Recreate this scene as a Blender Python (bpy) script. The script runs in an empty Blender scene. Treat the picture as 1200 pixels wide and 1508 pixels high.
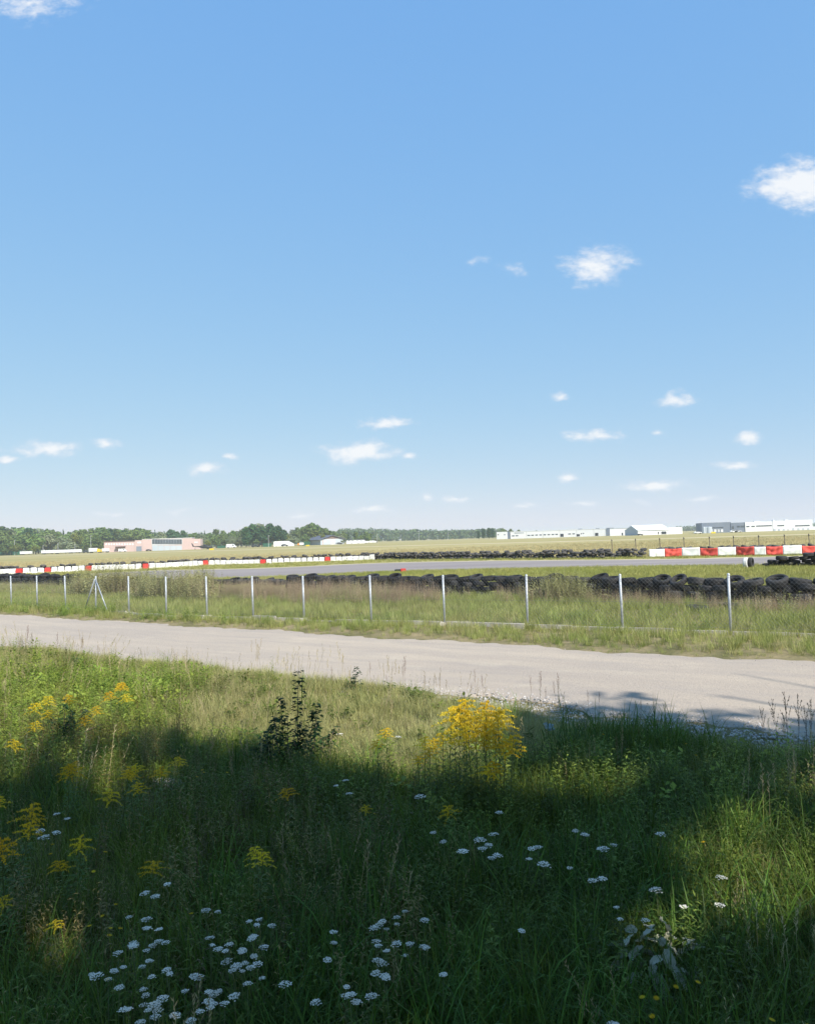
import bpy, math, random
import numpy as np
from mathutils import Vector, Matrix, Euler

# ------------------------------------------------------------------ camera, sky, sun, exposure
scene = bpy.context.scene
COL = scene.collection
H = 2.5                      # camera height above the road, m
F = 1155.0                   # focal length in photograph pixels (1200 wide)
PITCH = math.atan(40 / F)
ROLL = math.radians(1.9)
X0 = Vector((1, 0, 0)); U0 = Vector((0, -math.sin(PITCH), math.cos(PITCH)))
FWD = Vector((0, math.cos(PITCH), math.sin(PITCH)))
RGT = math.cos(ROLL) * X0 - math.sin(ROLL) * U0
UPV = math.cos(ROLL) * U0 + math.sin(ROLL) * X0
cam_data = bpy.data.cameras.new('camera'); cam = bpy.data.objects.new('camera', cam_data); COL.objects.link(cam)
cam.matrix_world = Matrix(((RGT.x, UPV.x, -FWD.x, 0), (RGT.y, UPV.y, -FWD.y, 0), (RGT.z, UPV.z, -FWD.z, H), (0, 0, 0, 1)))
cam_data.sensor_fit = 'HORIZONTAL'; cam_data.sensor_width = 36.0; cam_data.lens = 36.0 * F / 1200.0
cam_data.clip_start = 0.05; cam_data.clip_end = 20000
scene.camera = cam
scene.render.resolution_x, scene.render.resolution_y = 814, 1024
vs = scene.view_settings
vs.view_transform = 'Standard'; vs.look = 'None'; vs.gamma = 1.0; vs.use_curve_mapping = False
vs.exposure = 0.55
cy = scene.cycles
cy.use_denoising = True; cy.max_bounces = 4; cy.diffuse_bounces = 2; cy.transmission_bounces = 4
cy.transparent_max_bounces = 8; cy.volume_bounces = 1; cy.sample_clamp_indirect = 6

SUN_EL = math.radians(43); SUN_AZ = math.radians(180 - 36)      # from behind the viewer, to the right (clockwise from +Y)
SUN_DIR = Vector((math.sin(SUN_AZ) * math.cos(SUN_EL), math.cos(SUN_AZ) * math.cos(SUN_EL), math.sin(SUN_EL)))
sun_d = bpy.data.lights.new('sun', 'SUN'); sun_d.energy = 4.6; sun_d.angle = math.radians(0.53); sun_d.color = (1.0, 0.95, 0.86)
sun = bpy.data.objects.new('sun', sun_d); COL.objects.link(sun)
sun.rotation_euler = SUN_DIR.to_track_quat('Z', 'Y').to_euler(); sun.location = (20, -30, 40)

def pix(px, py):
    px, py = float(px), float(py)
    return (FWD + (px - 600) / F * RGT - (py - 754) / F * UPV)
def gp(px, py, z=0.0):
    d = pix(px, py); t = (z - H) / d.z
    return Vector((d.x * t, d.y * t, z))
def horizon(px):
    return 794 - (px - 600) * math.tan(ROLL)
def gd(px, d):
    v = pix(px, horizon(px)); return Vector((v.x / v.y * d, d, 0))

SKY_STRENGTH = 0.105
world = bpy.data.worlds.new('World'); scene.world = world; world.use_nodes = True
def build_world():
    nt = world.node_tree; N = nt.nodes; L = nt.links; N.clear()
    out = N.new('ShaderNodeOutputWorld'); bg = N.new('ShaderNodeBackground'); bg.inputs['Strength'].default_value = SKY_STRENGTH
    sky = N.new('ShaderNodeTexSky'); sky.sky_type = 'NISHITA'; sky.sun_disc = False
    sky.sun_elevation = SUN_EL; sky.sun_rotation = SUN_AZ
    sky.altitude = 0; sky.air_density = 1.0; sky.dust_density = 0.0; sky.ozone_density = 6.0
    tc = N.new('ShaderNodeTexCoord')
    sep = N.new('ShaderNodeSeparateXYZ'); L.new(tc.outputs['Generated'], sep.inputs[0])
    def M(op, a, b=None, c=None, clamp=False):
        n = N.new('ShaderNodeMath'); n.operation = op; n.use_clamp = clamp
        for i, v in enumerate((a, b, c)):
            if v is None: continue
            if isinstance(v, (int, float)): n.inputs[i].default_value = v
            else: L.new(v, n.inputs[i])
        return n.outputs[0]
    yy = M('MAXIMUM', M('ABSOLUTE', sep.outputs[1]), 0.05)
    u = M('DIVIDE', sep.outputs[0], yy); v = M('DIVIDE', sep.outputs[2], yy)
    comb = N.new('ShaderNodeCombineXYZ'); L.new(u, comb.inputs[0]); L.new(v, comb.inputs[1]); L.new(sep.outputs[1], comb.inputs[2])
    # ragged edges: the cloud plane is warped with noise
    sc = N.new('ShaderNodeVectorMath'); sc.operation = 'MULTIPLY'; sc.inputs[1].default_value = (1.0, 1.9, 1.0); L.new(comb.outputs[0], sc.inputs[0])
    nz = N.new('ShaderNodeTexNoise'); nz.inputs['Scale'].default_value = 46; nz.inputs['Detail'].default_value = 7; nz.inputs['Roughness'].default_value = 0.62
    L.new(sc.outputs[0], nz.inputs['Vector'])
    nz2 = N.new('ShaderNodeTexNoise'); nz2.inputs['Scale'].default_value = 17; nz2.inputs['Detail'].default_value = 3
    L.new(sc.outputs[0], nz2.inputs['Vector'])
    warp = N.new('ShaderNodeVectorMath'); warp.operation = 'MULTIPLY_ADD'
    wsub = N.new('ShaderNodeVectorMath'); wsub.operation = 'SUBTRACT'; wsub.inputs[1].default_value = (0.5, 0.5, 0.5)
    L.new(nz2.outputs['Color'], wsub.inputs[0]); L.new(wsub.outputs[0], warp.inputs[0]); warp.inputs[1].default_value = (0.035, 0.02, 0); L.new(comb.outputs[0], warp.inputs[2])
    clouds = [(45, 5, 70, 22, .55), (1178, 272, 62, 34, 1.25), (880, 388, 42, 27, .95), (72, 661, 50, 11, .95), (160, 652, 26, 8, .8), (306, 689, 28, 10, 1.0),
              (340, 673, 15, 6, .7), (525, 667, 54, 13, 1.15), (545, 664, 20, 13, 1.2), (570, 625, 36, 9, .85), (602, 671, 12, 5, .6), (875, 642, 42, 9, .9), (990, 588, 24, 11, .8),
              (823, 582, 14, 7, .6), (1103, 644, 20, 11, 1.05), (1080, 684, 38, 6, .7), (831, 703, 16, 8, 1.0), (965, 714, 44, 8, 1.0), (852, 742, 22, 5, .7),
              (775, 745, 22, 5, .5), (665, 734, 20, 5, .7), (620, 734, 12, 5, .7), (550, 750, 25, 5, .8), (445, 758, 25, 5, .6), (1040, 735, 24, 5, .6),
              (700, 385, 16, 8, .35), (755, 395, 18, 9, .35), (970, 641, 12, 5, .5), (160, 758, 28, 5, .5), (270, 750, 32, 6, .45), (5, 675, 24, 6, .7), (945, 738, 20, 5, .5)]
    acc = None
    for (px, py, a, b, s) in clouds:
        s = s if s > .9 else min(.9, s * 1.22); d = pix(px, py); cu, cv = d.x / d.y, d.z / d.y
        ia, ib = F / a / 1.42, F / b / 1.42
        m = N.new('ShaderNodeVectorMath'); m.operation = 'MULTIPLY_ADD'; L.new(warp.outputs[0], m.inputs[0])
        m.inputs[1].default_value = (ia, ib, 1.0); m.inputs[2].default_value = (-cu * ia, -cv * ib, -0.9)
        # the third component keeps these clouds on the viewed side of the sky
        ln = N.new('ShaderNodeVectorMath'); ln.operation = 'LENGTH'; L.new(m.outputs[0], ln.inputs[0])
        val = M('MULTIPLY_ADD', ln.outputs['Value'], -s, s)
        acc = val if acc is None else M('MAXIMUM', acc, val)
    # scattered clouds of the same kind over the rest of the sky
    nz3 = N.new('ShaderNodeTexNoise'); nz3.inputs['Scale'].default_value = 9; nz3.inputs['Detail'].default_value = 4
    st = N.new('ShaderNodeVectorMath'); st.operation = 'MULTIPLY'; st.inputs[1].default_value = (1, 1, 3.2); L.new(tc.outputs['Generated'], st.inputs[0]); L.new(st.outputs[0], nz3.inputs['Vector'])
    away = N.new('ShaderNodeMapRange'); away.inputs[1].default_value = 0.66; away.inputs[2].default_value = 0.5; away.inputs[3].default_value = -1; away.inputs[4].default_value = 0
    L.new(sep.outputs[1], away.inputs[0])
    other = M('ADD', M('MULTIPLY', M('SUBTRACT', nz3.outputs[0], 0.66), 4.0), away.outputs[0])
    acc = M('MAXIMUM', acc, other)
    dens = M('ADD', acc, M('MULTIPLY', M('SUBTRACT', nz.outputs[0], 0.56), 1.5))
    mr = N.new('ShaderNodeMapRange'); mr.interpolation_type = 'SMOOTHSTEP'; L.new(dens, mr.inputs[0])
    mr.inputs[1].default_value = -0.08; mr.inputs[2].default_value = 0.85; mr.inputs[3].default_value = 0; mr.inputs[4].default_value = 0.93
    cloud_col = N.new('ShaderNodeMix'); cloud_col.data_type = 'RGBA'
    cloud_col.inputs[6].default_value = (4.9, 5.3, 6.0, 1); cloud_col.inputs[7].default_value = (6.3, 6.4, 6.5, 1)
    L.new(mr.outputs[0], cloud_col.inputs[0])
    # the photograph's even, hazy blue: each channel of the sky compressed the same way in all directions
    sp = N.new('ShaderNodeSeparateColor'); L.new(sky.outputs[0], sp.inputs[0]); tint = N.new('ShaderNodeCombineColor')
    for i, (k, g) in enumerate(((1.60, .57), (2.56, .335), (4.95, .07))): L.new(M('MULTIPLY', M('POWER', sp.outputs[i], g), k), tint.inputs[i])
    mix = N.new('ShaderNodeMix'); mix.data_type = 'RGBA'
    L.new(mr.outputs[0], mix.inputs[0]); L.new(tint.outputs[0], mix.inputs[6]); L.new(cloud_col.outputs[2], mix.inputs[7])
    L.new(mix.outputs[2], bg.inputs[0]); L.new(bg.outputs[0], out.inputs[0])
build_world()

# ------------------------------------------------------------------ helpers
rng = np.random.default_rng(7); random.seed(7)
def tag(o, label, cat, group=None, kind=None):
    o['label'] = label; o['category'] = cat
    if group: o['group'] = group
    if kind: o['kind'] = kind
    return o
def empty(name, loc=(0, 0, 0), rz=0.0):
    o = bpy.data.objects.new(name, None); COL.objects.link(o); o.location = loc; o.rotation_euler = (0, 0, rz); o.empty_display_size = 0.1
    return o
def link(name, me, parent=None, loc=(0, 0, 0), rot=(0, 0, 0), scale=None):
    o = bpy.data.objects.new(name, me); COL.objects.link(o); o.parent = parent; o.location = loc; o.rotation_euler = rot
    if scale is not None: o.scale = scale if hasattr(scale, '__len__') else (scale,) * 3
    return o
class MB:
    """collects faces of one mesh"""
    def __init__(s): s.v = []; s.f = []
    def add(s, vs, fs):
        b = len(s.v); s.v.extend([tuple(p) for p in vs]); s.f.extend([tuple(b + i for i in f) for f in fs]); return s
    def box(s, x0, x1, y0, y1, z0, z1):
        return s.add([(x0, y0, z0), (x1, y0, z0), (x1, y1, z0), (x0, y1, z0), (x0, y0, z1), (x1, y0, z1), (x1, y1, z1), (x0, y1, z1)],
                     [(0, 3, 2, 1), (4, 5, 6, 7), (0, 1, 5, 4), (1, 2, 6, 5), (2, 3, 7, 6), (3, 0, 4, 7)])
    def prism(s, prof, y0, y1):       # profile in x,z extruded along y
        n = len(prof); vs = [(x, y0, z) for x, z in prof] + [(x, y1, z) for x, z in prof]
        fs = [tuple(range(n)), tuple(range(2 * n - 1, n - 1, -1))] + [(i, i + n, (i + 1) % n + n, (i + 1) % n) for i in range(n)]
        return s.add(vs, fs)
    def tube(s, pts, rad, n=6, cap=True):
        pts = [Vector(p) for p in pts]; vs = []; fs = []
        for i, p in enumerate(pts):
            t = (pts[min(i + 1, len(pts) - 1)] - pts[max(i - 1, 0)]).normalized()
            a = t.orthogonal().normalized() if abs(t.z) > .99 else t.cross(Vector((0, 0, 1))).normalized()
            b = t.cross(a); r = float(rad[i] if hasattr(rad, '__len__') else rad)
            for k in range(n):
                w = 2 * math.pi * k / n; vs.append(p + r * (math.cos(w) * a + math.sin(w) * b))
        for i in range(len(pts) - 1):
            for k in range(n): fs.append((i * n + k, i * n + (k + 1) % n, (i + 1) * n + (k + 1) % n, (i + 1) * n + k))
        if cap: fs.append(tuple(range(n - 1, -1, -1))); fs.append(tuple((len(pts) - 1) * n + k for k in range(n)))
        return s.add(vs, fs)
    def lathe(s, prof, n=16, axis='z', c=(0, 0, 0), closed=False):
        vs = []; fs = []; m = len(prof)
        for k in range(n):
            w = 2 * math.pi * k / n
            for r, h in prof:
                p = (r * math.cos(w), r * math.sin(w), h) if axis == 'z' else ((r * math.cos(w), h, r * math.sin(w)) if axis == 'y' else (h, r * math.cos(w), r * math.sin(w)))
                vs.append((p[0] + c[0], p[1] + c[1], p[2] + c[2]))
        for k in range(n):
            for j in range(m if closed else m - 1):
                a, b = k * m + j, k * m + (j + 1) % m; c2, d = ((k + 1) % n) * m + (j + 1) % m, ((k + 1) % n) * m + j
                fs.append((a, d, c2, b))
        return s.add(vs, fs)
    def mesh(s, name, mat, smooth=False, bevel=0):
        me = bpy.data.meshes.new(name); me.from_pydata(s.v, [], s.f); me.update()
        if bevel or True:
            import bmesh
            bm = bmesh.new(); bm.from_mesh(me)
            if bevel: bmesh.ops.bevel(bm, geom=bm.edges[:], offset=bevel, segments=2, affect='EDGES', clamp_overlap=True)
            bmesh.ops.recalc_face_normals(bm, faces=bm.faces); bm.to_mesh(me); bm.free()
        if smooth: me.polygons.foreach_set('use_smooth', [True] * len(me.polygons))
        if mat: me.materials.append(mat)
        return me
def fastmesh(name, verts, faces, mat, smooth=False):
    me = bpy.data.meshes.new(name); me.from_pydata(np.asarray(verts).tolist(), [], faces if isinstance(faces, list) else np.asarray(faces).tolist()); me.update()
    if mat: me.materials.append(mat)
    if smooth: me.polygons.foreach_set('use_smooth', [True] * len(me.polygons))
    return me

# ------------------------------------------------------------------ materials
def mat(name, c1, c2=None, scale=1.0, rough=0.8, bump=0.0, spec=0.3, metal=0.0, detail=5, stretch=None, bscale=None, rand=0.0, contrast=(0.3, 0.7)):
    m = bpy.data.materials.new(name); m.use_nodes = True; nt = m.node_tree; N = nt.nodes; L = nt.links
    b = N['Principled BSDF']; b.inputs['Roughness'].default_value = rough; b.inputs['Specular IOR Level'].default_value = spec; b.inputs['Metallic'].default_value = metal
    if c2 is None: c2 = tuple(x * .8 for x in c1)
    geo = N.new('ShaderNodeNewGeometry'); src = geo.outputs['Position']
    if stretch:
        mp = N.new('ShaderNodeMapping'); mp.inputs['Rotation'].default_value = (0, 0, stretch[1]); mp.inputs['Scale'].default_value = stretch[0]; L.new(src, mp.inputs[0]); src = mp.outputs[0]
    nz = N.new('ShaderNodeTexNoise'); nz.inputs['Scale'].default_value = scale; nz.inputs['Detail'].default_value = detail; L.new(src, nz.inputs['Vector'])
    rp = N.new('ShaderNodeMapRange'); L.new(nz.outputs[0], rp.inputs[0]); rp.inputs[1].default_value, rp.inputs[2].default_value = contrast
    fac = rp.outputs[0]
    mx = N.new('ShaderNodeMix'); mx.data_type = 'RGBA'; mx.inputs[6].default_value = (*c1, 1); mx.inputs[7].default_value = (*c2, 1); L.new(fac, mx.inputs[0])
    col = mx.outputs[2]
    if rand:
        oi = N.new('ShaderNodeObjectInfo'); hs = N.new('ShaderNodeHueSaturation')
        r2 = N.new('ShaderNodeMapRange'); L.new(oi.outputs['Random'], r2.inputs[0]); r2.inputs[3].default_value = 1 - rand; r2.inputs[4].default_value = 1 + rand
        L.new(r2.outputs[0], hs.inputs['Value']); L.new(col, hs.inputs['Color']); col = hs.outputs[0]
    L.new(col, b.inputs['Base Color'])
    if bump:
        n2 = N.new('ShaderNodeTexNoise'); n2.inputs['Scale'].default_value = bscale or scale * 6; n2.inputs['Detail'].default_value = 6; L.new(geo.outputs['Position'], n2.inputs['Vector'])
        bp = N.new('ShaderNodeBump'); bp.inputs['Strength'].default_value = bump; bp.inputs['Distance'].default_value = 0.02; L.new(n2.outputs[0], bp.inputs['Height']); L.new(bp.outputs[0], b.inputs['Normal'])
    return m
def leaf(name, c1, c2, scale=0.6, trans=0.35, hue=0.03, val=0.35, rough=0.55):
    """foliage: colour varies from plant to plant and over patches of ground, light shines through"""
    m = bpy.data.materials.new(name); m.use_nodes = True; nt = m.node_tree; N = nt.nodes; L = nt.links; N.clear()
    out = N.new('ShaderNodeOutputMaterial'); b = N.new('ShaderNodeBsdfPrincipled'); b.inputs['Roughness'].default_value = rough; b.inputs['Specular IOR Level'].default_value = 0.25
    t = N.new('ShaderNodeBsdfTranslucent'); ms = N.new('ShaderNodeMixShader'); ms.inputs[0].default_value = trans
    geo = N.new('ShaderNodeNewGeometry'); nz = N.new('ShaderNodeTexNoise'); nz.inputs['Scale'].default_value = scale; nz.inputs['Detail'].default_value = 4; L.new(geo.outputs['Position'], nz.inputs['Vector'])
    oi = N.new('ShaderNodeObjectInfo')
    ad = N.new('ShaderNodeMath'); ad.operation = 'MULTIPLY_ADD'; L.new(oi.outputs['Random'], ad.inputs[0]); ad.inputs[1].default_value = 0.45; L.new(nz.outputs[0], ad.inputs[2])
    rp = N.new('ShaderNodeMapRange'); L.new(ad.outputs[0], rp.inputs[0]); rp.inputs[1].default_value, rp.inputs[2].default_value = 0.42, 1.02
    mx = N.new('ShaderNodeMix'); mx.data_type = 'RGBA'; mx.inputs[6].default_value = (*c1, 1); mx.inputs[7].default_value = (*c2, 1); L.new(rp.outputs[0], mx.inputs[0])
    hs = N.new('ShaderNodeHueSaturation'); L.new(mx.outputs[2], hs.inputs['Color'])
    wn = N.new('ShaderNodeTexWhiteNoise'); wn.noise_dimensions = '1D'; L.new(oi.outputs['Random'], wn.inputs['W'])
    r1 = N.new('ShaderNodeMapRange'); L.new(wn.outputs['Value'], r1.inputs[0]); r1.inputs[3].default_value = 1 - val; r1.inputs[4].default_value = 1 + val; L.new(r1.outputs[0], hs.inputs['Value'])
    r2 = N.new('ShaderNodeMapRange'); L.new(oi.outputs['Random'], r2.inputs[0]); r2.inputs[3].default_value = 0.5 - hue; r2.inputs[4].default_value = 0.5 + hue; L.new(r2.outputs[0], hs.inputs['Hue'])
    L.new(hs.outputs[0], b.inputs['Base Color']); L.new(hs.outputs[0], t.inputs['Color'])
    L.new(b.outputs[0], ms.inputs[1]); L.new(t.outputs[0], ms.inputs[2]); L.new(ms.outputs[0], out.inputs[0])
    return m
def flat(name, c, rough=0.7, spec=0.3, metal=0.0):
    return mat(name, c, tuple(x * .86 for x in c), scale=0.8, rough=rough, spec=spec, metal=metal)

ROADA = math.atan2(-17.0, 24.6)
def road_material():
    m = bpy.data.materials.new('pale gravel road'); m.use_nodes = True; nt = m.node_tree; N = nt.nodes; L = nt.links; b = N['Principled BSDF']; b.inputs['Roughness'].default_value = .97; b.inputs['Specular IOR Level'].default_value = .08
    geo = N.new('ShaderNodeNewGeometry'); mp = N.new('ShaderNodeMapping'); mp.inputs['Rotation'].default_value = (0, 0, -ROADA); L.new(geo.outputs['Position'], mp.inputs[0])
    def noise(scale, st, det=6, ro=.5):
        v = N.new('ShaderNodeVectorMath'); v.operation = 'MULTIPLY'; v.inputs[1].default_value = st; L.new(mp.outputs[0], v.inputs[0]); n = N.new('ShaderNodeTexNoise'); n.inputs['Scale'].default_value = scale; n.inputs['Detail'].default_value = det; n.inputs['Roughness'].default_value = ro; L.new(v.outputs[0], n.inputs['Vector']); return n.outputs[0]
    def mr(x, a, c, d=0., e=1.):
        r = N.new('ShaderNodeMapRange'); L.new(x, r.inputs[0]); r.inputs[1].default_value, r.inputs[2].default_value, r.inputs[3].default_value, r.inputs[4].default_value = a, c, d, e; return r.outputs[0]
    def mix(f, a, c):
        x = N.new('ShaderNodeMix'); x.data_type = 'RGBA'; L.new(f, x.inputs[0])
        for i, q in ((6, a), (7, c)):
            if isinstance(q, tuple): x.inputs[i].default_value = (*q, 1)
            else: L.new(q, x.inputs[i])
        return x.outputs[2]
    c = mix(mr(noise(1, (.12, .9, 1), 4), .3, .7), (.40, .335, .275), (.49, .405, .315))          # long wheel-worn bands
    c = mix(mr(noise(1, (.5, 2.6, 1), 5), .45, .75, 0, .55), c, (.345, .30, .265))                # greyer stony streaks
    c = mix(mr(noise(1, (.9, 1.3, 1), 5), .58, .75, 0, .5), c, (.53, .45, .345))                  # dusty patches
    c = mix(mr(noise(26, (1, 1, 1), 3, .7), .52, .75, 0, .55), c, (.25, .225, .205))              # grit
    c = mix(mr(noise(60, (1, 1, 1), 2, .7), .6, .75, 0, .6), c, (.60, .54, .46))
    L.new(c, b.inputs['Base Color']); bp = N.new('ShaderNodeBump'); bp.inputs['Strength'].default_value = .9; bp.inputs['Distance'].default_value = .025; L.new(noise(22, (1, 1, 1), 6, .7), bp.inputs['Height']); L.new(bp.outputs[0], b.inputs['Normal']); return m
M_road = road_material()
M_asphalt = mat('track asphalt', (0.235, 0.20, 0.19), (0.31, 0.27, 0.245), scale=1.0, rough=0.9, bump=0.2, spec=0.2, stretch=((0.05, 0.5, 1), 0.05))
M_sandv = mat('sand verge', (0.50, 0.43, 0.30), (0.42, 0.36, 0.22), scale=0.4, rough=0.95, spec=0.1)
M_rubber = mat('worn tyre rubber', (0.015, 0.015, 0.016), (0.040, 0.038, 0.037), scale=3.0, rough=0.75, bump=0.35, bscale=30, spec=0.3, rand=0.45)
M_steel = mat('galvanised steel', (0.42, 0.44, 0.46), (0.55, 0.57, 0.58), scale=14, rough=0.5, spec=0.5, metal=0.35)
M_wire = flat('galvanised wire', (0.20, 0.205, 0.21), 0.6, 0.3, 0.3)
M_conc = mat('weathered concrete', (0.42, 0.38, 0.33), (0.56, 0.52, 0.46), scale=4, rough=0.95, bump=0.4, spec=0.1, rand=0.12)
M_white = mat('white barrier plastic', (0.80, 0.79, 0.77), (0.66, 0.65, 0.60), scale=1.3, rough=0.6, rand=0.10)
M_red = mat('red barrier plastic', (0.62, 0.05, 0.045), (0.50, 0.05, 0.05), scale=1.2, rough=0.6)
M_redcloth = mat('red banner cloth', (0.74, 0.115, 0.085), (0.64, 0.085, 0.07), scale=2.5, rough=0.75)
M_whcloth = mat('white banner cloth', (0.84, 0.83, 0.80), (0.76, 0.75, 0.72), scale=1.5, rough=0.75)
M_bark = mat('bark', (0.11, 0.085, 0.06), (0.18, 0.15, 0.12), scale=8, rough=0.95, bump=0.6)
M_birch = mat('pale bark', (0.55, 0.53, 0.48), (0.22, 0.2, 0.18), scale=3, rough=0.9)

# ------------------------------------------------------------------ ground
road_far = [gp(0, 904), gp(1200, 975)]; road_near = [gp(0, 958), gp(1200, 1073)]
RD = (road_far[1] - road_far[0]).normalized(); RN = Vector((-RD.y, RD.x, 0))    # along the road, and away from the viewer
rn0 = (road_near[0].dot(RN) + road_near[1].dot(RN) + gp(600, 1012).dot(RN)) / 3; rf0 = (road_far[0].dot(RN) + road_far[1].dot(RN)) / 2
def road_t(p): return p[0] * RN.x + p[1] * RN.y
def road_s(p): return p[0] * RD.x + p[1] * RD.y
def edge_wob(s, k): return 0.16 * np.sin(s * 0.9 + k) + 0.10 * np.sin(s * 2.3 + 2 * k) + 0.06 * np.sin(s * 5.1 + k * 3) + 0.05 * np.sin(s * 11.3 + k * 5) + 0.04 * np.sin(s * 7.7 + k)
def near_edge(s): return rn0 + edge_wob(s, 1.0) + 0.35 * np.exp(-((s + 3) / 5.) ** 2) * 0
def far_edge(s): return rf0 + edge_wob(s, 4.0)
def gz(x, y):
    """height of the ground"""
    t = x * RN.x + y * RN.y
    und = 0.035 * np.sin(x * 1.3 + 0.7 * y) + 0.03 * np.sin(0.9 * y - 0.4 * x + 1) + 0.02 * np.sin(2.7 * x - 1.9 * y)
    onroad = np.clip(np.minimum((t - rn0 + 0.5) / 0.5, (rf0 + 0.5 - t) / 0.5), 0, 1)
    far = np.clip((np.abs(x) + np.abs(y) - 34) / 16, 0, 1)
    bank = np.clip((1.6 - y) / 3.0, 0, 1); bank = bank * bank * (3 - 2 * bank) * 0.95
    return und * (1 - onroad) * (1 - far) - 0.04 * onroad + bank * (1 - far)

def ground_material():
    m = bpy.data.materials.new('meadow ground'); m.use_nodes = True; nt = m.node_tree; N = nt.nodes; L = nt.links
    b = N['Principled BSDF']; b.inputs['Roughness'].default_value = 0.98; b.inputs['Specular IOR Level'].default_value = 0.05
    geo = N.new('ShaderNodeNewGeometry'); sep = N.new('ShaderNodeSeparateXYZ'); L.new(geo.outputs['Position'], sep.inputs[0])
    def noise(scale, stretch=None, detail=6):
        n = N.new('ShaderNodeTexNoise'); n.inputs['Scale'].default_value = scale; n.inputs['Detail'].default_value = detail
        if stretch:
            mp = N.new('ShaderNodeMapping'); mp.inputs['Scale'].default_value = stretch; mp.inputs['Rotation'].default_value = (0, 0, 0.12); L.new(geo.outputs['Position'], mp.inputs[0]); L.new(mp.outputs[0], n.inputs['Vector'])
        else: L.new(geo.outputs['Position'], n.inputs['Vector'])
        return n.outputs[0]
    def rng_(x, a, b2, c=0., d=1.):
        r = N.new('ShaderNodeMapRange'); L.new(x, r.inputs[0]); r.inputs[1].default_value, r.inputs[2].default_value, r.inputs[3].default_value, r.inputs[4].default_value = a, b2, c, d; return r.outputs[0]
    def mix(f, a, b2):
        x = N.new('ShaderNodeMix'); x.data_type = 'RGBA'
        if isinstance(f, float): x.inputs[0].default_value = f
        else: L.new(f, x.inputs[0])
        for i, c in ((6, a), (7, b2)):
            if isinstance(c, tuple): x.inputs[i].default_value = (*c, 1)
            else: L.new(c, x.inputs[i])
        return x.outputs[2]
    near = mix(rng_(noise(1.2), .35, .65), (0.14, 0.13, 0.06), (0.29, 0.23, 0.13))
    mid = mix(rng_(noise(.5), .35, .65), (0.25, 0.26, 0.07), (0.38, 0.33, 0.13))
    f1 = mix(rng_(noise(1.0, (0.006, 0.055, 1)), .36, .62), (0.30, 0.265, 0.11), (0.46, 0.375, 0.185))
    f2 = mix(rng_(noise(1.0, (0.02, 0.16, 1), 8), .42, .7, 0, .6), f1, (0.24, 0.235, 0.09))
    far = mix(rng_(noise(.8), .3, .7, 0, .35), f2, (0.36, 0.30, 0.15))
    c = mix(rng_(sep.outputs[1], 36, 50), near, mid)
    c = mix(rng_(sep.outputs[1], 70, 92), c, far)
    L.new(c, b.inputs['Base Color'])
    bp = N.new('ShaderNodeBump'); bp.inputs['Strength'].default_value = 0.8; bp.inputs['Distance'].default_value = 0.05; L.new(noise(9.), bp.inputs['Height']); L.new(bp.outputs[0], b.inputs['Normal'])
    return m
def axis(a, b, far):
    c = list(np.arange(a, b + .01, 0.6)); s = 0.6
    lo, hi = a, b; left = []; right = []
    while hi < far: s *= 1.25; hi += s; right.append(hi)
    s = 0.6
    while lo > -far: s *= 1.25; lo -= s; left.append(lo)
    return np.array(left[::-1] + c + right)
def build_ground():
    xs = axis(-26, 22, 7000); ys = axis(-12, 44, 7000)
    X, Y = np.meshgrid(xs, ys); Z = gz(X, Y); V = np.stack([X, Y, Z], -1).reshape(-1, 3)
    nx, ny = len(xs), len(ys); i = np.arange(nx - 1)[None, :] + np.arange(ny - 1)[:, None] * nx; i = i.ravel()
    me = fastmesh('ground', V, np.stack([i, i + 1, i + 1 + nx, i + nx], -1), ground_material(), True)
    tag(link('ground', me), 'flat grassy meadow and airfield ground reaching to the horizon', 'ground', kind='structure')
build_ground()
def strip(name, label, cat, edge_a, edge_b, mat_, z=0.0, crown=0.0, m=6, skirt=0.0):
    n = len(edge_a); vs = []
    for a, b in zip(edge_a, edge_b):
        for k in range(m + 1):
            t = k / m; e = skirt and k in (0, m); t2 = t + (0 if not e else (-skirt if k == 0 else skirt)); p = Vector(a).lerp(Vector(b), t2); vs.append((p.x, p.y, -.10 if e else z + crown * (1 - (2 * t - 1) ** 2)))
    fs = [(i * (m + 1) + k, (i + 1) * (m + 1) + k, (i + 1) * (m + 1) + k + 1, i * (m + 1) + k + 1) for i in range(n - 1) for k in range(m)]
    me = fastmesh(name, vs, fs, mat_, True)
    return tag(link(name, me), label, cat, kind='structure')
ss = np.arange(-70, 30, 0.12)
strip('road', 'pale sandy gravel road running past the fence', 'road',
      [RD * s + RN * float(near_edge(s)) for s in ss], [RD * s + RN * float(far_edge(s)) for s in ss], M_road, -0.012, 0.04, 40, .02)

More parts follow.
